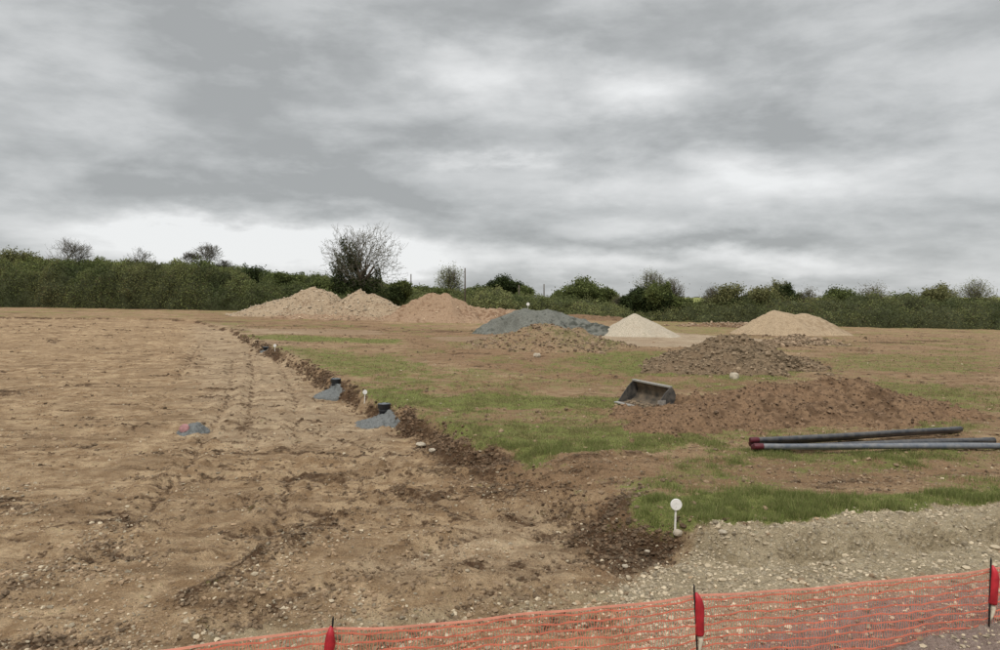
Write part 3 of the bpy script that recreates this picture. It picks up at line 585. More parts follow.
def chamber(x, y, z, label, r=.17, h=.34):
    t = empty('inspection_chamber', (x, y, z), random.uniform(0, 3), label=label, cat='inspection chamber', group='black inspection chambers along the cut bank')
    t.rotation_euler[0] = random.uniform(-.03, .03)
    v, f = lathe([(0,-.3),(r*.86,-.3),(r*.86,.10*h/.34),(r*.95,.11*h/.34),(r*.95,.16*h/.34),(r*.9,.17*h/.34),(r*.9,.2*h/.34)], 28); mesh_py('shaft', v, f, M['blackplastic'], t, True)
    v, f = lathe([(r*.9,h*.58),(r*1.12,h*.60),(r*1.15,h*.64),(r*1.15,h*.90),(r*1.18,h*.92),(r*1.18,h*.985),(r*1.1,h),(r*1.0,h),(r*1.0,h*.9)], 28); mesh_py('collar', v, f, M['blackplastic'], t, True)
    v, f = lathe([(0,h*1.04),(r*.75,h*1.04),(r*.8,h*1.02),(r*.97,h*1.015),(r*.985,h*.97),(r*.985,h*.9)], 28); lid = mesh_py('lid', v, f, M['dustylid'], t, True)
    for k in range(2):
        v, f = boxv(-.03, .03, -.008, .008, h*1.04, h*1.04+.014); hd = mesh_py('lifting_lug', v, f, M['blackplastic'], lid); hd.location = ((k*2-1)*r*.5, 0, 0)
    return t
_, bx_, by_, bz_ = gravel_bed(384, 424, 0, 'blue-grey gravel bed under the nearest black chamber', .86, .62, .30, .1, (.75, .1, .2))
chamber(bx_-.02, by_+.15, bz_+.22, 'nearest and largest black inspection chamber, on the widest grey gravel bed', .175, .36)
_, bx_, by_, bz_ = gravel_bed(335, 397, 0, 'grey gravel bed round the second chamber, left of the small white marker', .72, .6, .27)
chamber(bx_-.02, by_+.2, bz_+.2, 'middle black inspection chamber, just left of the small white marker', .17, .36)
_, bx_, by_, bz_ = gravel_bed(266, 352.5, 0, 'smallest, farthest grey gravel bed at the head of the cut bank', .5, .5, .12)
chamber(bx_, by_+.1, bz_+.05, 'farthest black inspection chamber, a low dark dot at the head of the bank', .22, .22)
_, bx_, by_, bz_ = gravel_bed(193, 431, 0, 'grey gravel bed alone on the tan earth at the left, with a pink patch', .42, .5, .22)
redm = plain_mat('faded_red_plastic', (.33,.17,.165), .8, var=.3)
v, f = lathe([(0,.0),(.13,.0),(.14,.02),(.14,.08),(.12,.10),(.05,.11),(0,.11)], 20)
o = mesh_py('pipe_cap', v, f, redm, smooth=True); o.location = (bx_-.12, by_-.26, bz_+.09); o.rotation_euler = (1.0, .2, 0)
tag(o, 'faded pink-red round cap lying on the lone gravel bed at the left', 'cap')
# ------------------------------------------------------------------ round white markers
M['white'] = plain_mat('white_paint', (.80,.79,.76), .55, var=.08, scale=20); M['post'] = plain_mat('weathered_white_post', (.70,.68,.62), .7, var=.15, scale=30)
def marker(px, py, lvl, h, r, label, tilt=0, at=None):
    x, y = at or GG(px, py); z = gz(x, y); t = empty('marker_post', (x, y, z), label=label, cat='marker', group='round white markers beside the chambers'); t.rotation_euler[1] = tilt
    v, f = boxv(-.014, .014, -.009, .009, -.2, h-r); mesh_py('post', v, f, M['post'], t, bevel=.003)
    pr = [(0,-.012),(r*.96,-.012),(r,-.008),(r,.008),(r*.96,.012),(0,.012)]; v, f = lathe(pr, 36); dsc = mesh_py('disc', v, f, M['white'], t, False); dsc.location = (0, -.022, h-r); dsc.rotation_euler = (math.radians(90), 0, 0)
    for s in (-1, 1):
        v, f = lathe([(0,0),(.007,0),(.007,.005),(0,.006)], 10); b = mesh_py('bolt', v, f, M['post'], dsc); b.location = (0, s*.03, .012)
    return t
marker(675, 533, .48, .52, .088, 'largest white disc on a thin white post, at the corner of the bright grass', .03)
marker(364.5, 403, .48, .44, .075, 'small white disc marker on the grass between two black chambers', .06)
marker(275, 353, .35, .50, .09, 'tiny distant white marker beside the farthest chamber')
yq = 72; marker(528, 338, .40, zpix(302.5, yq)-gz(28/F*yq, yq), .17, 'white round marker showing above the top of the grey gravel heap', at=(28/F*yq, yq))
# ------------------------------------------------------------------ excavator bucket lying in the grass
M['steel'] = plain_mat('worn_dark_steel', (.055,.058,.06), .55, metal=.3, scale=5, col2=(.16,.145,.125), bd=.01)
M['steel_in'] = plain_mat('muddy_steel', (.07,.06,.048), .85, scale=3, col2=(.22,.165,.11), bd=.01)
M['edge'] = plain_mat('bright_worn_edge', (.34,.32,.29), .5, metal=.3, scale=14, col2=(.46,.44,.40))
def bucket():
    xl, yl = GG(618, 404); xr, yr = GG(659, 412.5)
    z = .5*(gz(xl, yl)+gz(xr, yr)); W = 1.72
    ang = math.atan2(yr-yl, xr-xl); t = empty('digger_bucket', (xl, yl, z+.05), ang-.0, label='open steel digger bucket lying mouth up on the rutted grass', cat='bucket'); t.rotation_euler[1] = 0.02
    # profile in local (y back, z up); the mouth faces -y
    prof = [(0,.0),(.30,-.01),(.52,.02),(.70,.12),(.80,.27),(.82,.42),(.76,.56),(.66,.66)]
    th = .022; P_ = np.array(prof); N_ = []
    for i in range(len(P_)):
        d = P_[min(i+1, len(P_)-1)]-P_[max(i-1, 0)]; d /= np.linalg.norm(d); N_.append((-d[1], d[0]))
    In = P_+np.array(N_)*th; n = len(P_)
    def strip(A, B, x0, x1):
        V = [(x0, a[0], a[1]) for a in A]+[(x1, a[0], a[1]) for a in A]+[(x0, a[0], a[1]) for a in B]+[(x1, a[0], a[1]) for a in B]; Fc = []
        for i in range(n-1):
            Fc += [(i, i+1, n+i+1, n+i), (2*n+i, 3*n+i, 3*n+i+1, 2*n+i+1)]
        Fc += [(0, n, 3*n, 2*n), (n-1, 3*n-1, 4*n-1, 2*n-1)]
        for i in range(n-1): Fc += [(i, 2*n+i, 2*n+i+1, i+1), (n+i, n+i+1, 3*n+i+1, 3*n+i)]
        return V, Fc
    v, f = strip(P_, In, .0, W); mesh_py('shell', v, f, M['steel_in'], t)
    side = [(-.02,.0)]+prof[1:]+[(.58,.64),(.40,.50),(.20,.26)]
    for x0 in (-.025, W):
        k = len(side); V = [(x0, a, b) for a, b in side]+[(x0+.025, a, b) for a, b in side]; Fc = [tuple(range(k))[::-1], tuple(range(k, 2*k))]+[(i, (i+1) % k, (i+1) % k+k, i+k) for i in range(k)]
        mesh_py('side_plate', V, Fc, M['steel'], t, bevel=.004)
    v, f = boxv(-.03, W+.03, -.14, .02, -.012, .028); mesh_py('cutting_edge', v, f, M['edge'], t, bevel=.006)
    v, f = boxv(-.03, W+.03, .56, .68, .645, .70); mesh_py('top_beam', v, f, M['edge'], t, bevel=.008)
    for x0 in (.55, 1.05):
        prf = [(.70,.60),(.82,.50),(.84,.20),(.95,.28),(1.04,.44),(.98,.60),(.84,.66)]; k = len(prf); V = [(x0, a, b) for a, b in prf]+[(x0+.04, a, b) for a, b in prf]
        Fc = [tuple(range(k))[::-1], tuple(range(k, 2*k))]+[(i, (i+1) % k, (i+1) % k+k, i+k) for i in range(k)]; mesh_py('hinge_ear', V, Fc, M['steel'], t, bevel=.004)
    # wear strip and a lump of mud left inside
    v, f = boxv(W+.026, W+.04, .12, .42, .06, .30); mesh_py('wear_plate', v, f, M['edge'], t, bevel=.004)
    o = lumps('mud', np.stack([RNG.uniform(.1, 1.6, 60), RNG.uniform(.15, .6, 60), RNG.uniform(.02, .05, 60)], 1), RNG.uniform(.03, .09, 60), np.array([[.2,.15,.10]])*RNG.uniform(.7, 1.3, (60, 1)), M['clod'], t, flat=.5); o['kind'] = 'stuff'
bucket()
# ------------------------------------------------------------------ plastic pipes with red end caps
M['pipe'] = plain_mat('black_blue_pipe', (.025,.03,.042), .32, scale=7, col2=(.085,.078,.07), spec=.7)
M['pipegrey'] = plain_mat('scuffed_grey_pipe', (.11,.13,.165), .34, var=.2, scale=7, col2=(.19,.19,.19), spec=.6)
M['redcap'] = plain_mat('dark_red_cap', (.085,.012,.018), .5, var=.3)
def pipe(px0, py0, px1, py1, z0, r, mat, label, L=6.0):
    a = np.array(GG(px0, py0)); b = np.array(G(px1, py1, PL))+a-np.array(G(px0, py0, PL)); d = (b-a)/np.linalg.norm(b-a)
    z = max(gz(*(a+d*k)) for k in np.linspace(0, L, 9))+r+z0
    t = empty('drainage_pipe', (a[0], a[1], z), math.atan2(d[1], d[0]), label=label, cat='pipe', group='plastic pipes lying on the grass')
    prof = [(r*.86,.0),(r,.0),(r,.012)]+[(r, x) for x in np.linspace(.1, L-.3, 10)]+[(r*1.12,L-.28),(r*1.14,L-.2),(r*1.14,L),(r*.9,L),(r*.86,L-.05),(r*.86,0)]
    v, f = lathe(prof, 20); v = [(q[2], q[0]+.035*math.sin(q[2]/L*3.1)*(1 if z0 < .1 else -1), q[1]-.012*math.sin(q[2]/L*6.2)) for q in v]; mesh_py('barrel', v, f, mat, t, True)
    v, f = lathe([(r*1.06,.16),(r*1.09,.15),(r*1.09,-.03),(r*.95,-.05),(r*.4,-.055),(0,-.055)], 20); v = [(q[2], q[0], q[1]) for q in v]; mesh_py('end_cap', v, f, M['redcap'], t, True)
    return t
pipe(756, 452, 809, 452.0, 0, .066, M['pipegrey'], 'front pipe, pale blue-grey sheen along its top, nearest the track')
pipe(754, 450.5, 809, 448.8, .0, .066, M['pipe'], 'middle black pipe lying between two others')
pipe(752, 449, 809, 445.0, .0, .066, M['pipe'], 'rear black pipe, angled away at the right against the earth mound')
pipe(752, 450.2, 809, 446.8, .115, .06, M['pipe'], 'topmost dark pipe resting on the others', 5.8)
# ------------------------------------------------------------------ orange barrier net on steel pins
M['net'] = plain_mat('orange_net', (.68,.19,.12), .6, var=.18, scale=5); M['netpale'] = plain_mat('sun_bleached_orange', (.80,.34,.24), .6, var=.15, scale=4)
M['pin'] = plain_mat('dark_steel_pin', (.03,.028,.026), .6, metal=.5, scale=15); M['sleeve'] = plain_mat('crimson_sleeve', (.42,.02,.03), .5, var=.25, scale=8); M['rag'] = plain_mat('pale_cord', (.62,.55,.42), .8)
def fence():
    xs = [-8.6, -5.03, -1.52, 1.95, 5.4, 8.9]; yv = lambda x: 6.62+.205*x
    ztop = lambda x: EYE-yv(x)*((598-.105*(500+700*x/yv(x)-690))-HOR)/F
    root = empty('barrier_fence', (0, yv(0), gz(0, yv(0))), label='orange plastic net barrier strung between dark pins across the foreground', cat='fence')
    oz = root.location
    def wob(x, r): return .016*math.sin(x*2.3+r*.6)+.010*math.sin(x*7.1+r*1.7)
    def node(x, fr):
        """fr 0 at the top, 1 at the bottom"""
        k = max(0, min(len(xs)-2, sum(1 for q in xs if q <= x)-1)); u = (x-xs[k])/(xs[k+1]-xs[k]); sag = .035*4*u*(1-u)
        z1 = 1.0; zb = .06
        z = z1-sag*(1-fr)-(z1-zb)*fr+.016*math.sin(x*5+fr*4)*fr+.008*math.sin(x*3.1+1)+.006*math.sin(x*13+fr*31)*(fr > 0)+.005*math.sin(x*29+fr*57)*(fr > 0)
        y = yv(x)+wob(x, fr*6)+.03*math.sin(x*1.7+fr*5)*fr
        return np.array([x-oz[0], y-oz[1], z-oz[2]])
    x0, x1 = xs[0], xs[-1]; st = .06; nx = int((x1-x0)/st)
    V = []; Fc = []
    rows = [0.0, .045]+[.045+.0868*k for k in range(1, 12)]
    XS = [x0+st*i for i in range(nx+1)]
    def band(fr, hw, V, Fc):
        b = len(V)
        for x in XS:
            p = node(x, min(fr, 1)); V.extend([p+(0,-.0015,hw), p+(0,-.0015,-hw), p+(0,.0015,-hw), p+(0,.0015,hw)])
        for i in range(len(XS)-1):
            a = b+4*i
            for k in range(4): Fc.append((a+k, a+(k+1) % 4, a+4+(k+1) % 4, a+4+k))
    Vt, Ft = [], []; band(rows[0], .011, Vt, Ft); mesh_py('top_strand', Vt, Ft, M['netpale'], root)
    V2, F2 = [], []
    for fr in rows[1:]: band(fr, .0075, V2, F2)
    ns = .028; n2 = int((x1-x0)/ns)
    for i in range(n2):
        x = x0+ns*i+RNG.uniform(-.004, .004); hw = .0026
        b = len(V2)
        for fr in rows:
            xx = x+.012*math.sin(fr*40+i); p = node(xx, min(fr, 1)); V2.extend([p+(-hw,0,0), p+(hw,0,0)])
        for k in range(len(rows)-1): a = b+2*k; F2.append((a, a+1, a+3, a+2))
    mesh_py('net', V2, F2, M['net'], root)
    for i, x in enumerate(xs):
        y = yv(x); g = gz(x, max(y, 3.3)); lean = {2: .10, 3: -.05}.get(i, .03); top = 1.13
        def pz(z, off=0): return np.array([x+(z-.9)*lean+off-oz[0], y-.02-oz[1], z-oz[2]])
        v, f = ring_tube([pz(g-.2), pz(.5), pz(top-.03), pz(top)], [.009, .009, .009, .004], 8); stk = mesh_py('stake', v, f, M['pin'], root, True)
        off = .034 if i != 2 else -.018
        v, f = ring_tube([pz(.62, off), pz(.64, off), pz(.75, off+.006), pz(.90, off+.012), pz(.97, off+.006), pz(1.04, off*.5)], [.040, .045, .043, .048, .036, .014], 10)
        s = mesh_py('sleeve', v, f, M['sleeve'], stk, True)
        v, f = ring_tube([pz(.62, off*1.0), pz(.56, off*1.2), pz(.48, off*.8), pz(.43, off*.3)], [.026, .024, .016, .006], 8); mesh_py('cord', v, f, M['rag'], stk, True)
fence()
# ------------------------------------------------------------------ trees
def prisms(seg, n=3):
    """seg rows: p0(3) p1(3) r0 r1"""
    s = np.array(seg); p0, p1 = s[:, :3], s[:, 3:6]; d = p1-p0; d /= np.linalg.norm(d, axis=1, keepdims=True)+1e-9
    up = np.where(np.abs(d[:, 2:3]) < .9, [[0, 0, 1.]], [[1., 0, 0]]); a = np.cross(d, up); a /= np.linalg.norm(a, axis=1, keepdims=True); b = np.cross(d, a)
    V = []
    for p, r in ((p0, s[:, 6:7]), (p1, s[:, 7:8])):
        for k in range(n): t = 2*math.pi*k/n; V.append(p+r*(math.cos(t)*a+math.sin(t)*b))
    V = np.stack(V, 1); m = len(s); Fc = []
    for k in range(n): Fc.append([k, (k+1) % n, n+(k+1) % n, n+k])
    Fc = (np.array(Fc)[None]+(np.arange(m)*2*n)[:, None, None]).reshape(-1, 4)
    return V.reshape(-1, 3), Fc
def rot_dir(d, ang, rng):
    a = rng.normal(0, 1, 3); a -= a.dot(d)*d; a /= np.linalg.norm(a)+1e-9
    v = d*math.cos(ang)+a*math.sin(ang); return v/np.linalg.norm(v)
def skeleton(rng, H, trunk_h, r0, spread, levels, kids, shape=1.0, up=.25, forks=3):
    thick = []; thin = []; tips = []
    def grow(p, d, L, r, lev):
        q = p+d*L; md = p+d*L*.5+rng.normal(0, .04, 3)*L
        tgt = thick if lev <= 1 else thin
        r1 = max(r*.68, .012)
        tgt.append((*p, *md, r, (r+r1)/2)); tgt.append((*md, *q, (r+r1)/2, r1))
        if lev >= levels: tips.append(q); tips.append(md); return
        for k in range(kids if lev else forks):
            t = 1.0 if k == 0 else rng.uniform(.35, 1.0)
            o = p+(q-p)*t; nd = rot_dir(d, rng.uniform(.25, 1.0)*spread*(.6 if k == 0 else 1), rng); nd = nd+np.array([0, 0, up*rng.uniform(.2, 1)]); nd /= np.linalg.norm(nd)
            grow(o, nd, L*rng.uniform(.62, .88), r1*rng.uniform(.6, .9), lev+1)
    d0 = np.array([rng.normal(0, .05), rng.normal(0, .05), 1.]); d0 /= np.linalg.norm(d0)
    grow(np.zeros(3), d0, trunk_h, r0, 0)
    return thick, thin, np.array(tips)
def leaf_tris(P_, size, tint, rng):
    n = len(P_); a = rng.normal(0, 1, (n, 3)); a /= np.linalg.norm(a, axis=1, keepdims=True); b = rng.normal(0, 1, (n, 3)); b -= (a*b).sum(1, keepdims=True)*a; b /= np.linalg.norm(b, axis=1, keepdims=True)
    s = size[:, None]; V = np.stack([P_-a*s*.5-b*s*.3, P_+a*s*.5-b*s*.25, P_+b*s*.6, ], 1).reshape(-1, 3)
    return V, np.arange(n*3).reshape(-1, 3), np.repeat(np.concatenate([tint, np.ones((n, 1))], 1), 3, 0)
def tints(n, cols, rng, var=.35):
    c = np.array(cols); t = rng.uniform(0, 1, (n, 1)); return (c[0]*(1-t)+c[1]*t)*rng.uniform(1-var, 1+var, (n, 1))
DARK = [(.034,.050,.018),(.08,.105,.036)]; MID = [(.085,.11,.036),(.18,.205,.07)]; OLIVE = [(.13,.135,.055),(.25,.245,.11)]; PALEG = [(.16,.18,.07),(.28,.28,.13)]; BUD = [(.12,.105,.06),(.20,.185,.10)]
def fit(arrs, W, H, D=None):
    """scale the grown skeleton to the wanted width, depth and height"""
    P_ = np.concatenate([np.array(a)[:, 3:6] for a in arrs if len(a)]); hw = max(np.percentile(np.abs(P_[:, 0]), 98), .1); hd = max(np.percentile(np.abs(P_[:, 1]), 98), .1); hh = np.percentile(P_[:, 2], 99.6)
    return np.array([W/2/hw, (D or W)/2/hd, H/hh])
def tree(px, py_top, wpx, d, label, kind, seed, name=None, big=False, group='trees along the far hedge', low=0, ivy=None, py_base=None):
    rng = np.random.default_rng(seed); x = (px-500)/F*d; zb = float(base(x, d))-.1 if py_base is None else zpix(py_base, d)
    H = zpix(py_top, d)-zb; W = wpx/F*d
    root = empty(name or {'bare': 'bare_tree', 'bud': 'budding_tree', 'leafy': 'leafy_tree', 'bush': 'bush', 'conifer': 'conifer', 'ivy': 'ivy_clad_tree'}[kind], (x, d, zb), label=label, cat='bush' if kind == 'bush' else 'tree', group=group)
    cfg = {'bare': (5, 4, .95, .22, .30), 'bud': (5, 4, .8, .3, .28), 'leafy': (4, 4, .9, .25, .22), 'bush': (3, 4, 1.15, .3, .12), 'conifer': (2, 3, .6, .5, .5), 'ivy': (4, 4, .7, .35, .3)}[kind]
    lev, kids, spr, up, th = cfg
    if big: lev, kids, spr, up, th = 6, 3, 1.0, .12, .12
    tk, tn, tips = skeleton(rng, H, H*th, H*.028, spr, lev, kids, up=up, forks=8 if big else 5 if kind != 'bush' else 7)
    sc = fit([tk, tn], W, H)
    def sc_seg(s):
        s = np.array(s); s[:, :3] *= sc; s[:, 3:6] *= sc; return s
    tk = sc_seg(tk); tn = sc_seg(tn) if len(tn) else tk; tips = tips*sc
    tn[:, 6:] = np.maximum(tn[:, 6:], .012 if kind != 'bare' else .016)
    if kind in ('bare', 'bud'):
        na_ = 3400 if big else 900 if kind == 'bud' else 1100
        tn = tn[:int(len(tn)*(.35 if big else .6))]
        c0_ = np.array([0, 0, H*(.56 if big else .6)]); rad = np.array([W/2, W/2*.8, H*(.44 if big else .40)])
        u = rng.normal(0, 1, (na_, 3)); u /= np.linalg.norm(u, axis=1, keepdims=True)
        rr = rng.uniform(0, 1, na_)**.42*(1+.16*np.sin(u[:, 0]*6+seed)*np.cos(u[:, 2]*7)+.10*rng.normal(0, 1, na_).clip(-1.5, 1.5))
        A = c0_+u*rr[:, None]*rad; A = A[A[:, 2] > H*.16]
        nod = np.concatenate([tk[:, 3:6], tn[:, 3:6]]); nod = nod[nod[:, 2] > H*.14]; nod = nod[np.linalg.norm((nod-c0_)/rad, axis=1) < 1.15]
        base_n = nod.copy(); A = A[np.argsort(np.linalg.norm((A-c0_)/rad, axis=1)+rng.uniform(0, .25, len(A)))]
        buf = np.zeros((len(nod)+len(A), 3)); buf[:len(nod)] = nod; cn_ = len(nod); new = []
        for a_ in A:
            ou = (a_-np.array([0, 0, H*.12])); ou /= np.linalg.norm(ou)+1e-9; df = a_-buf[:cn_]; al = df@ou; d2 = (df**2).sum(1); d2 = d2*(1+2.2*(1-al/np.sqrt(d2+1e-9))); j = int(np.argmin(d2)); p_ = buf[j]
            if d2[j] < .02: continue
            m_ = (p_+a_)/2+rng.normal(0, .03, 3)*math.sqrt(d2[j]); rt = (.042-.024*min(1, np.linalg.norm((a_-c0_)/rad)))*(1.15 if big else .8)
            new.append((*p_, *m_, rt, rt*.85)); new.append((*m_, *a_, rt*.85, rt*.6)); buf[cn_] = a_; cn_ += 1
        keep_ = np.linalg.norm((tn[:, 3:6]-c0_)/rad, axis=1) < 1.1; tn = np.concatenate([tn[keep_], np.array(new)]); tips = buf[len(nod):cn_]
    v, f = prisms(tk, 6); mesh_np('trunk', v, f, M['bark'], root, True)
    v, f = prisms(tn, 3); mesh_np('branches', v, f, M['twig'], root)['kind'] = 'stuff'
    P_ = []; T_ = []; Sz = []
    ls = d/F*1.6
    if kind == 'bare':
        n = 3000 if big else 300; i = rng.integers(0, len(tips), n); P_ = tips[i]+rng.normal(0, .15, (n, 3)); Sz = rng.uniform(.4, .9, n)*ls*.6; T_ = tints(n, [(.12,.13,.06),(.22,.23,.12)], rng)
    elif kind == 'bud':
        n = 3500; i = rng.integers(0, len(tips), n); P_ = tips[i]+rng.normal(0, .35, (n, 3)); Sz = rng.uniform(.5, 1, n)*ls*.75; T_ = tints(n, BUD if seed % 2 else PALEG, rng)
    elif kind in ('leafy', 'ivy', 'bush'):
        n = {'leafy': 13000, 'ivy': 7000, 'bush': 6000}[kind]; i = rng.integers(0, len(tips), n); P_ = tips[i]+rng.normal(0, .05*W+.1, (n, 3)); Sz = rng.uniform(.6, 1.3, n)*ls
        T_ = tints(n, {'leafy': OLIVE if seed % 2 else MID, 'ivy': DARK, 'bush': MID if seed % 3 else DARK}[kind], rng)
        cl = rng.uniform(.65, 1.3, len(tips)); T_ = T_*cl[i][:, None]
    elif kind == 'conifer':
        n = 6000; t = rng.beta(1.1, 1.5, n); a = rng.uniform(0, 6.28, n); rr = W/2*(1-t**1.6)*rng.uniform(.3, 1, n)*(1+.35*np.sin(a*3+t*17)); t = t*(.88+.12*np.sin(a*2)); P_ = np.stack([rr*np.cos(a), rr*np.sin(a), H*(.12+.88*t)-rr*.2], 1); Sz = rng.uniform(.6, 1.3, n)*ls; T_ = tints(n, [(.012,.022,.012),(.035,.05,.022)], rng)
    if len(P_):
        P_ = np.array(P_); P_[:, 2] = np.clip(P_[:, 2], .0, None)
        if low and kind != 'conifer':                      # leaves also lower down, hiding the stem
            n = 3500; a = rng.uniform(0, 6.28, n); t = rng.uniform(0, 1, n)**.7; rr = W*.42*rng.uniform(.2, 1, n)**.5
            Q = np.stack([rr*np.cos(a), rr*np.sin(a), t*H*low], 1); P_ = np.concatenate([P_, Q]); Sz = np.concatenate([Sz, rng.uniform(.6, 1.3, n)*ls]); T_ = np.concatenate([T_, tints(n, DARK, rng)])
        v, f, c = leaf_tris(P_, Sz, T_, rng); mesh_np('crown', v, f, M['leaf'], root, attrs={'tint': c})['kind'] = 'stuff'
    if ivy:
        Q = []
        for (dx, dz, rx, rz_, n) in ivy:                   # clumps of ivy: centre and size in pixels from the base
            u = rng.normal(0, 1, (n, 3)); u /= np.linalg.norm(u, axis=1, keepdims=True); r = rng.uniform(.35, 1.05, (n, 1))**.5*(1+.35*np.sin(u[:, :1]*7+u[:, 2:]*6+dx))
            Q.append(u*r*np.array([rx, rx, rz_])*d/F+np.array([dx, 0, dz])*d/F)
        Q = np.concatenate(Q); v, f, c = leaf_tris(Q, rng.uniform(.6, 1.3, len(Q))*ls, tints(len(Q), DARK, rng), rng); mesh_np('ivy', v, f, M['leaf'], root, attrs={'tint': c})['kind'] = 'stuff'
    return root
tree(362, 223, 84, 118, 'tallest bare tree, its left stems wrapped in dark ivy, behind the stony heap', 'bare', 5, big=True, py_base=303,
     ivy=[(-17,38,12,16,1500),(-24,18,9,14,1200),(-6,26,8,18,1100),(-12,52,6,9,500),(-14,10,22,12,3200),(-20,28,10,16,1500),(-8,40,9,12,900),(8,16,10,10,1100),(16,26,4,13,450),(3,12,12,8,900),(24,10,14,7,800),(-19,60,3,6,150)])
tree(208, 243, 30, 128, 'small bare tree standing above the hedge at the far left', 'bare', 21, py_base=272)
tree(192, 251, 22, 130, 'thin bare tree half cut by the left edge of the hedge', 'bare', 33, py_base=272)
tree(224, 259, 22, 129, 'low bare twiggy tree right of the small bare tree', 'bare', 41, py_base=276)
tree(449, 265, 27, 128, 'slim budding tree above the notched reddish heap', 'bud', 12, low=.35, py_base=305)
tree(424, 288, 24, 132, 'low green bush on the hedge behind the gap between two heaps', 'bush', 14, py_base=303)
tree(499, 278, 26, 140, 'dark evergreen tree, the taller of the dark pair on the bank', 'ivy', 3, name='evergreen_tree', low=.6, py_base=303)
tree(511, 281, 22, 141, 'dark evergreen tree, shorter right-hand one of the dark pair', 'ivy', 4, name='evergreen_tree', low=.6, py_base=303)
tree(490, 286, 16, 139, 'small dark round bush left of the dark evergreen pair', 'bush', 6, py_base=303)
tree(527, 287, 14, 135, 'small leafy bush right of the dark evergreen pair', 'bush', 17, py_base=304)
tree(476, 288, 18, 134, 'little green bush right of the tallest pole', 'bush', 19, py_base=303)
tree(581, 280.5, 36, 118, 'broad round green tree alone on the sloping bank', 'leafy', 22, low=.5, py_base=312)
tree(556, 292, 12, 125, 'tiny dark bush left of the broad round green tree', 'bush', 23, py_base=308)
tree(604, 290, 22, 115, 'dull green bush touching the right side of the round tree', 'leafy', 24, low=.5, py_base=314)
tree(619, 296, 14, 110, 'small twiggy tree in the dip of the hedge', 'bud', 25, low=.5, py_base=318)
tree(628, 297, 12, 108, 'small dark bush left of the ivy-covered trees', 'bush', 27, py_base=320)
tree(651, 270, 30, 104, 'pale green budding tree rising above dark ivy', 'bud', 28, low=.5, ivy=[(-2,22,10,16,1500),(-12,14,8,13,900)], py_base=322)
tree(640, 288, 18, 102, 'ivy-clad stump left under the pale green tree', 'ivy', 29, low=.8, py_base=323)
tree(660, 285, 28, 100, 'dense dark green tree behind the clean pale sand heap', 'leafy', 30, low=.8, py_base=324)
tree(670, 278, 28, 103, 'brown twiggy tree on the right of the ivy clump', 'bud', 31, low=.4, py_base=323)
tree(682, 300, 22, 100, 'low green shrub under the brown twiggy tree', 'bush', 32, py_base=324)
tree(703, 303, 22, 100, 'low shrub right of the lamp post', 'bush', 34, py_base=324)
tree(716, 287, 28, 100, 'bare twiggy tree left of the green thicket', 'bud', 35, low=.5, py_base=325)
tree(733, 287, 32, 98, 'green tree with a brownish crown behind the reddish bank', 'leafy', 37, low=.7, py_base=326)
tree(750, 293, 28, 97, 'low olive tree left of the tallest right-hand trees', 'leafy', 39, low=.7, py_base=326)
tree(763, 289, 26, 96, 'olive tree behind the left slope of the tan sand heap', 'leafy', 43, low=.7, py_base=326)
tree(776, 284, 24, 97, 'tall olive-green tree right behind the top of the tan sand heap', 'leafy', 45, low=.6, py_base=326)
tree(789, 286, 13, 96, 'narrow dark ivy-clad tree between two olive trees', 'ivy', 47, low=.8, py_base=326)
tree(799, 294, 18, 98, 'low grey-green bush beside the narrow dark tree', 'bush', 49, py_base=326)
tree(808, 289, 20, 97, 'budding tree at the right beyond the second sand top', 'bud', 51, low=.5, py_base=326)
for i, (px, py, wd, kd, lb) in enumerate([(838,290,30,'leafy','leafy tree first beyond the sand heap to the right'),(872,284,34,'bud','wide budding tree in the right-hand hedge'),(905,296,26,'bush','rounded bush in the right-hand hedge'),
    (935,287,32,'leafy','leafy tree near the right end of the hedge'),(975,280,40,'bud','tall budding tree at the right end of the hedge'),(140,248,34,'bare','bare tree on the left hedge, nearest the pale heap side'),(70,238,46,'bare','large bare tree on the far left hedge'),(18,252,40,'leafy','leafy tree at the far left end of the hedge')]):
    tree(px, py, wd, 100 if px > 500 else 128, lb, kd, 60+i, low=.6 if kd != 'bare' else 0, py_base=327 if px > 500 else 290)
for i, (px, py, wd, d, lb) in enumerate([(205,262,26,116,'dark rounded shrub swelling from the hedge under the small bare tree'),(246,268,24,115,'lighter shrub standing proud of the left hedge, second from the left frame edge'),
    (286,275,22,116,'small shrub poking above the hedge left of the stony heap peak'),(322,280,24,117,'shrub in the hedge straight above the right slope of the first stony top'),(398,283,20,118,'shrub in the hedge right of the tallest bare tree'),(438,290,16,117,'low shrub in front of the slim budding tree')]):
    tree(px, py, wd, d, lb, 'bush' if i % 2 else 'leafy', 80+i, low=.8, py_base=303, group='shrubs along the left hedge')
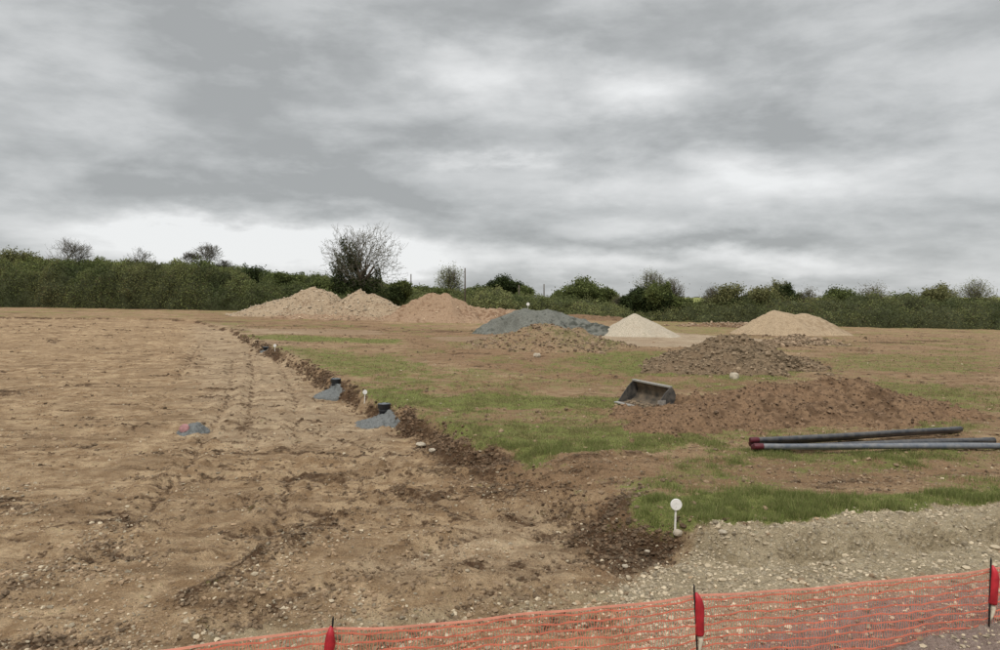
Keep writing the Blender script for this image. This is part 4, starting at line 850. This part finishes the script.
# ------------------------------------------------------------------ hedges
def hedge(label, prof, depth, cols, seed, dens=22, name='hedge', cat='hedge', lump=1.0):
    """prof rows: px, py_top, py_base, distance of the front face"""
    rng = np.random.default_rng(seed); pr = np.array(prof, float); X_ = (pr[:, 0]-500)/F*pr[:, 3]; Zt = EYE-pr[:, 3]*(pr[:, 1]-HOR)/F; Zb = EYE-pr[:, 3]*(pr[:, 2]-HOR)/F
    o_ = np.argsort(X_); X_ = X_[o_]; Zt = Zt[o_]; Zb = Zb[o_]; D_ = pr[o_, 3]
    root = empty(name, (X_.mean(), D_.mean(), Zb.mean()), label=label, cat=cat); off = np.array([X_.mean(), D_.mean(), Zb.mean()])
    nx = int((X_[-1]-X_[0])/.5)+2; nt = 16; xs = np.linspace(X_[0], X_[-1], nx); ts = np.linspace(0, 1, nt)
    xg, tg = np.meshgrid(xs, ts, indexing='ij'); xg = xg.ravel(); tg = tg.ravel()
    def surf(x, t):
        zt = np.interp(x, X_, Zt); zb = np.interp(x, X_, Zb)-.6; dd = np.interp(x, X_, D_)
        n1 = fbm(x, t*6, .35, 3, seed)*lump*2; n2 = fbm(x, t*9, 1.1, 3, seed+5)*lump
        z = zb+(zt-zb)*np.sin(np.minimum(t*1.25, 1)*math.pi/2)**.8*(1+.16*n1*(t > .3))+1.7*n2*t+1.0*n1*t
        y = dd+depth*t**1.7*1.0-1.3*n1-.6*n2
        return y, z
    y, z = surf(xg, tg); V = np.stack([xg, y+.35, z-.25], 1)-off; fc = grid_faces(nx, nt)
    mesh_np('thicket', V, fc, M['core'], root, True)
    n = int((X_[-1]-X_[0])*dens*5); x = rng.uniform(X_[0], X_[-1], n); t = rng.uniform(0.02, 1, n)
    y, z = surf(x, t); y = y+rng.normal(0, .28, n); z = z+rng.normal(0, .22, n)+.25*(rng.uniform(0, 1, n) > .93)
    cn = fbm(x, t*7, .30, 3, seed+9)*1.6+fbm(x, t*9, 1.2, 2, seed+11)*.8
    c = np.array(cols); k = np.clip(.5+cn, 0, 1)[:, None]; tint = (c[0]*(1-k)+c[1]*k)*rng.uniform(.6, 1.4, (n, 1))
    sp = fbm(x, t*4, .16, 2, seed+21)*2.4; wv = np.clip(sp, 0, 1)[:, None]; tint = tint*(1-wv*.6)+np.array([.19,.17,.085])*rng.uniform(.6, 1.3, (n, 1))*wv*.6
    br = rng.uniform(0, 1, n) < .12*np.clip(cn*3+.3, 0, 1); tint[br] = np.array([.15,.12,.065])*rng.uniform(.7, 1.2, (br.sum(), 1))
    d = np.interp(x, X_, D_)
    v, f, cc = leaf_tris(np.stack([x, y, z], 1)-off, rng.uniform(.6, 1.35, n)*d/F*1.35, tint, rng)
    mesh_np('foliage', v, f, M['leaf'], root, attrs={'tint': cc})['kind'] = 'stuff'
    return root
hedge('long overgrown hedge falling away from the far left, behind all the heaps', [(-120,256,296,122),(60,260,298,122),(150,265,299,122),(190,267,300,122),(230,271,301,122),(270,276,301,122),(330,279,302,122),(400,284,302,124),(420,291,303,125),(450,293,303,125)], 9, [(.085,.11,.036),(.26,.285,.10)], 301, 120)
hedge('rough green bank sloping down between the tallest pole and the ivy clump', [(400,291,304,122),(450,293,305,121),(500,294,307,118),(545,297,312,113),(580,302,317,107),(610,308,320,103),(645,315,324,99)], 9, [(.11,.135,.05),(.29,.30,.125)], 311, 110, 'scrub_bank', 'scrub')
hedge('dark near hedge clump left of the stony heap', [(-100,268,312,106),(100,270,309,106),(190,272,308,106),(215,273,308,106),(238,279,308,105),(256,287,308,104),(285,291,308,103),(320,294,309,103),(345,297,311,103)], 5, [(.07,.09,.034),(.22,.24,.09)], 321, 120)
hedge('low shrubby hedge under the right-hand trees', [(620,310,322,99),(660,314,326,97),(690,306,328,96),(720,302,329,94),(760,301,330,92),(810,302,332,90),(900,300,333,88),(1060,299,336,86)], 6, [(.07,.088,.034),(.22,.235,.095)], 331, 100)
# ------------------------------------------------------------------ poles and a far lamp
M['wood'] = plain_mat('weathered_pole_wood', (.11,.09,.07), .9, scale=2)
def pole(px, py_top, d, label, py_base, arm=True, r=.13):
    x = (px-500)/F*d; zt = zpix(py_top, d); zb = zpix(py_base, d)-.5
    t = empty('utility_pole', (x, d, zb), label=label, cat='pole', group='wooden poles along the hedge'); H = zt-zb
    v, f = ring_tube([(0,0,0),(0,0,H*.5),(0,0,H)], [r*1.2, r, r*.8], 10); mesh_py('shaft', v, f, M['wood'], t, True)
    if arm:
        v, f = boxv(-.35, .35, -.05, .05, H-.35, H-.25); mesh_py('crossarm', v, f, M['wood'], t)
        for s in (-.3, 0, .3):
            v, f = lathe([(0,0),(.04,0),(.06,.05),(.05,.12),(0,.14)], 8); i = mesh_py('insulator', v, f, M['dustylid'], t); i.location = (s, 0, H-.25 if s else H)
pole(465, 268, 118, 'tallest wooden pole, beside the slim budding tree', 306, False)
pole(411, 274, 135, 'thin pole rising over the hedge left of the slim budding tree', 300, False, .12)
pole(519, 285, 122, 'short pole just right of the dark evergreen pair', 308, False, .14)
pole(544, 284, 130, 'thin pole left of the broad round green tree', 306, False, .12)
def lamp(px, py, d, label, hpx):
    x = (px-500)/F*d; zt = zpix(py, d); zb = zpix(325, d); t = empty('street_lamp', (x, d, zb), label=label, cat='street lamp'); H = zt-zb
    m = plain_mat('galvanised_lamp', (.22,.23,.24), .5, metal=.3)
    v, f = ring_tube([(0,0,0),(0,0,H*.9),(.1,0,H*.97),(.9,0,H)], [.09,.06,.05,.04], 8); mesh_py('column', v, f, m, t, True)
    v, f = lathe([(0,-.08),(.22,-.06),(.30,0),(.24,.07),(0,.1)], 12); v = [(q[0]*1.5+1.1, q[1]*.7, q[2]+H) for q in v]; mesh_py('lamp_head', v, f, m, t, True)
lamp(690, 297, 108, 'thin far lamp post with one short arm, in the gap right of the ivy clump', 28)
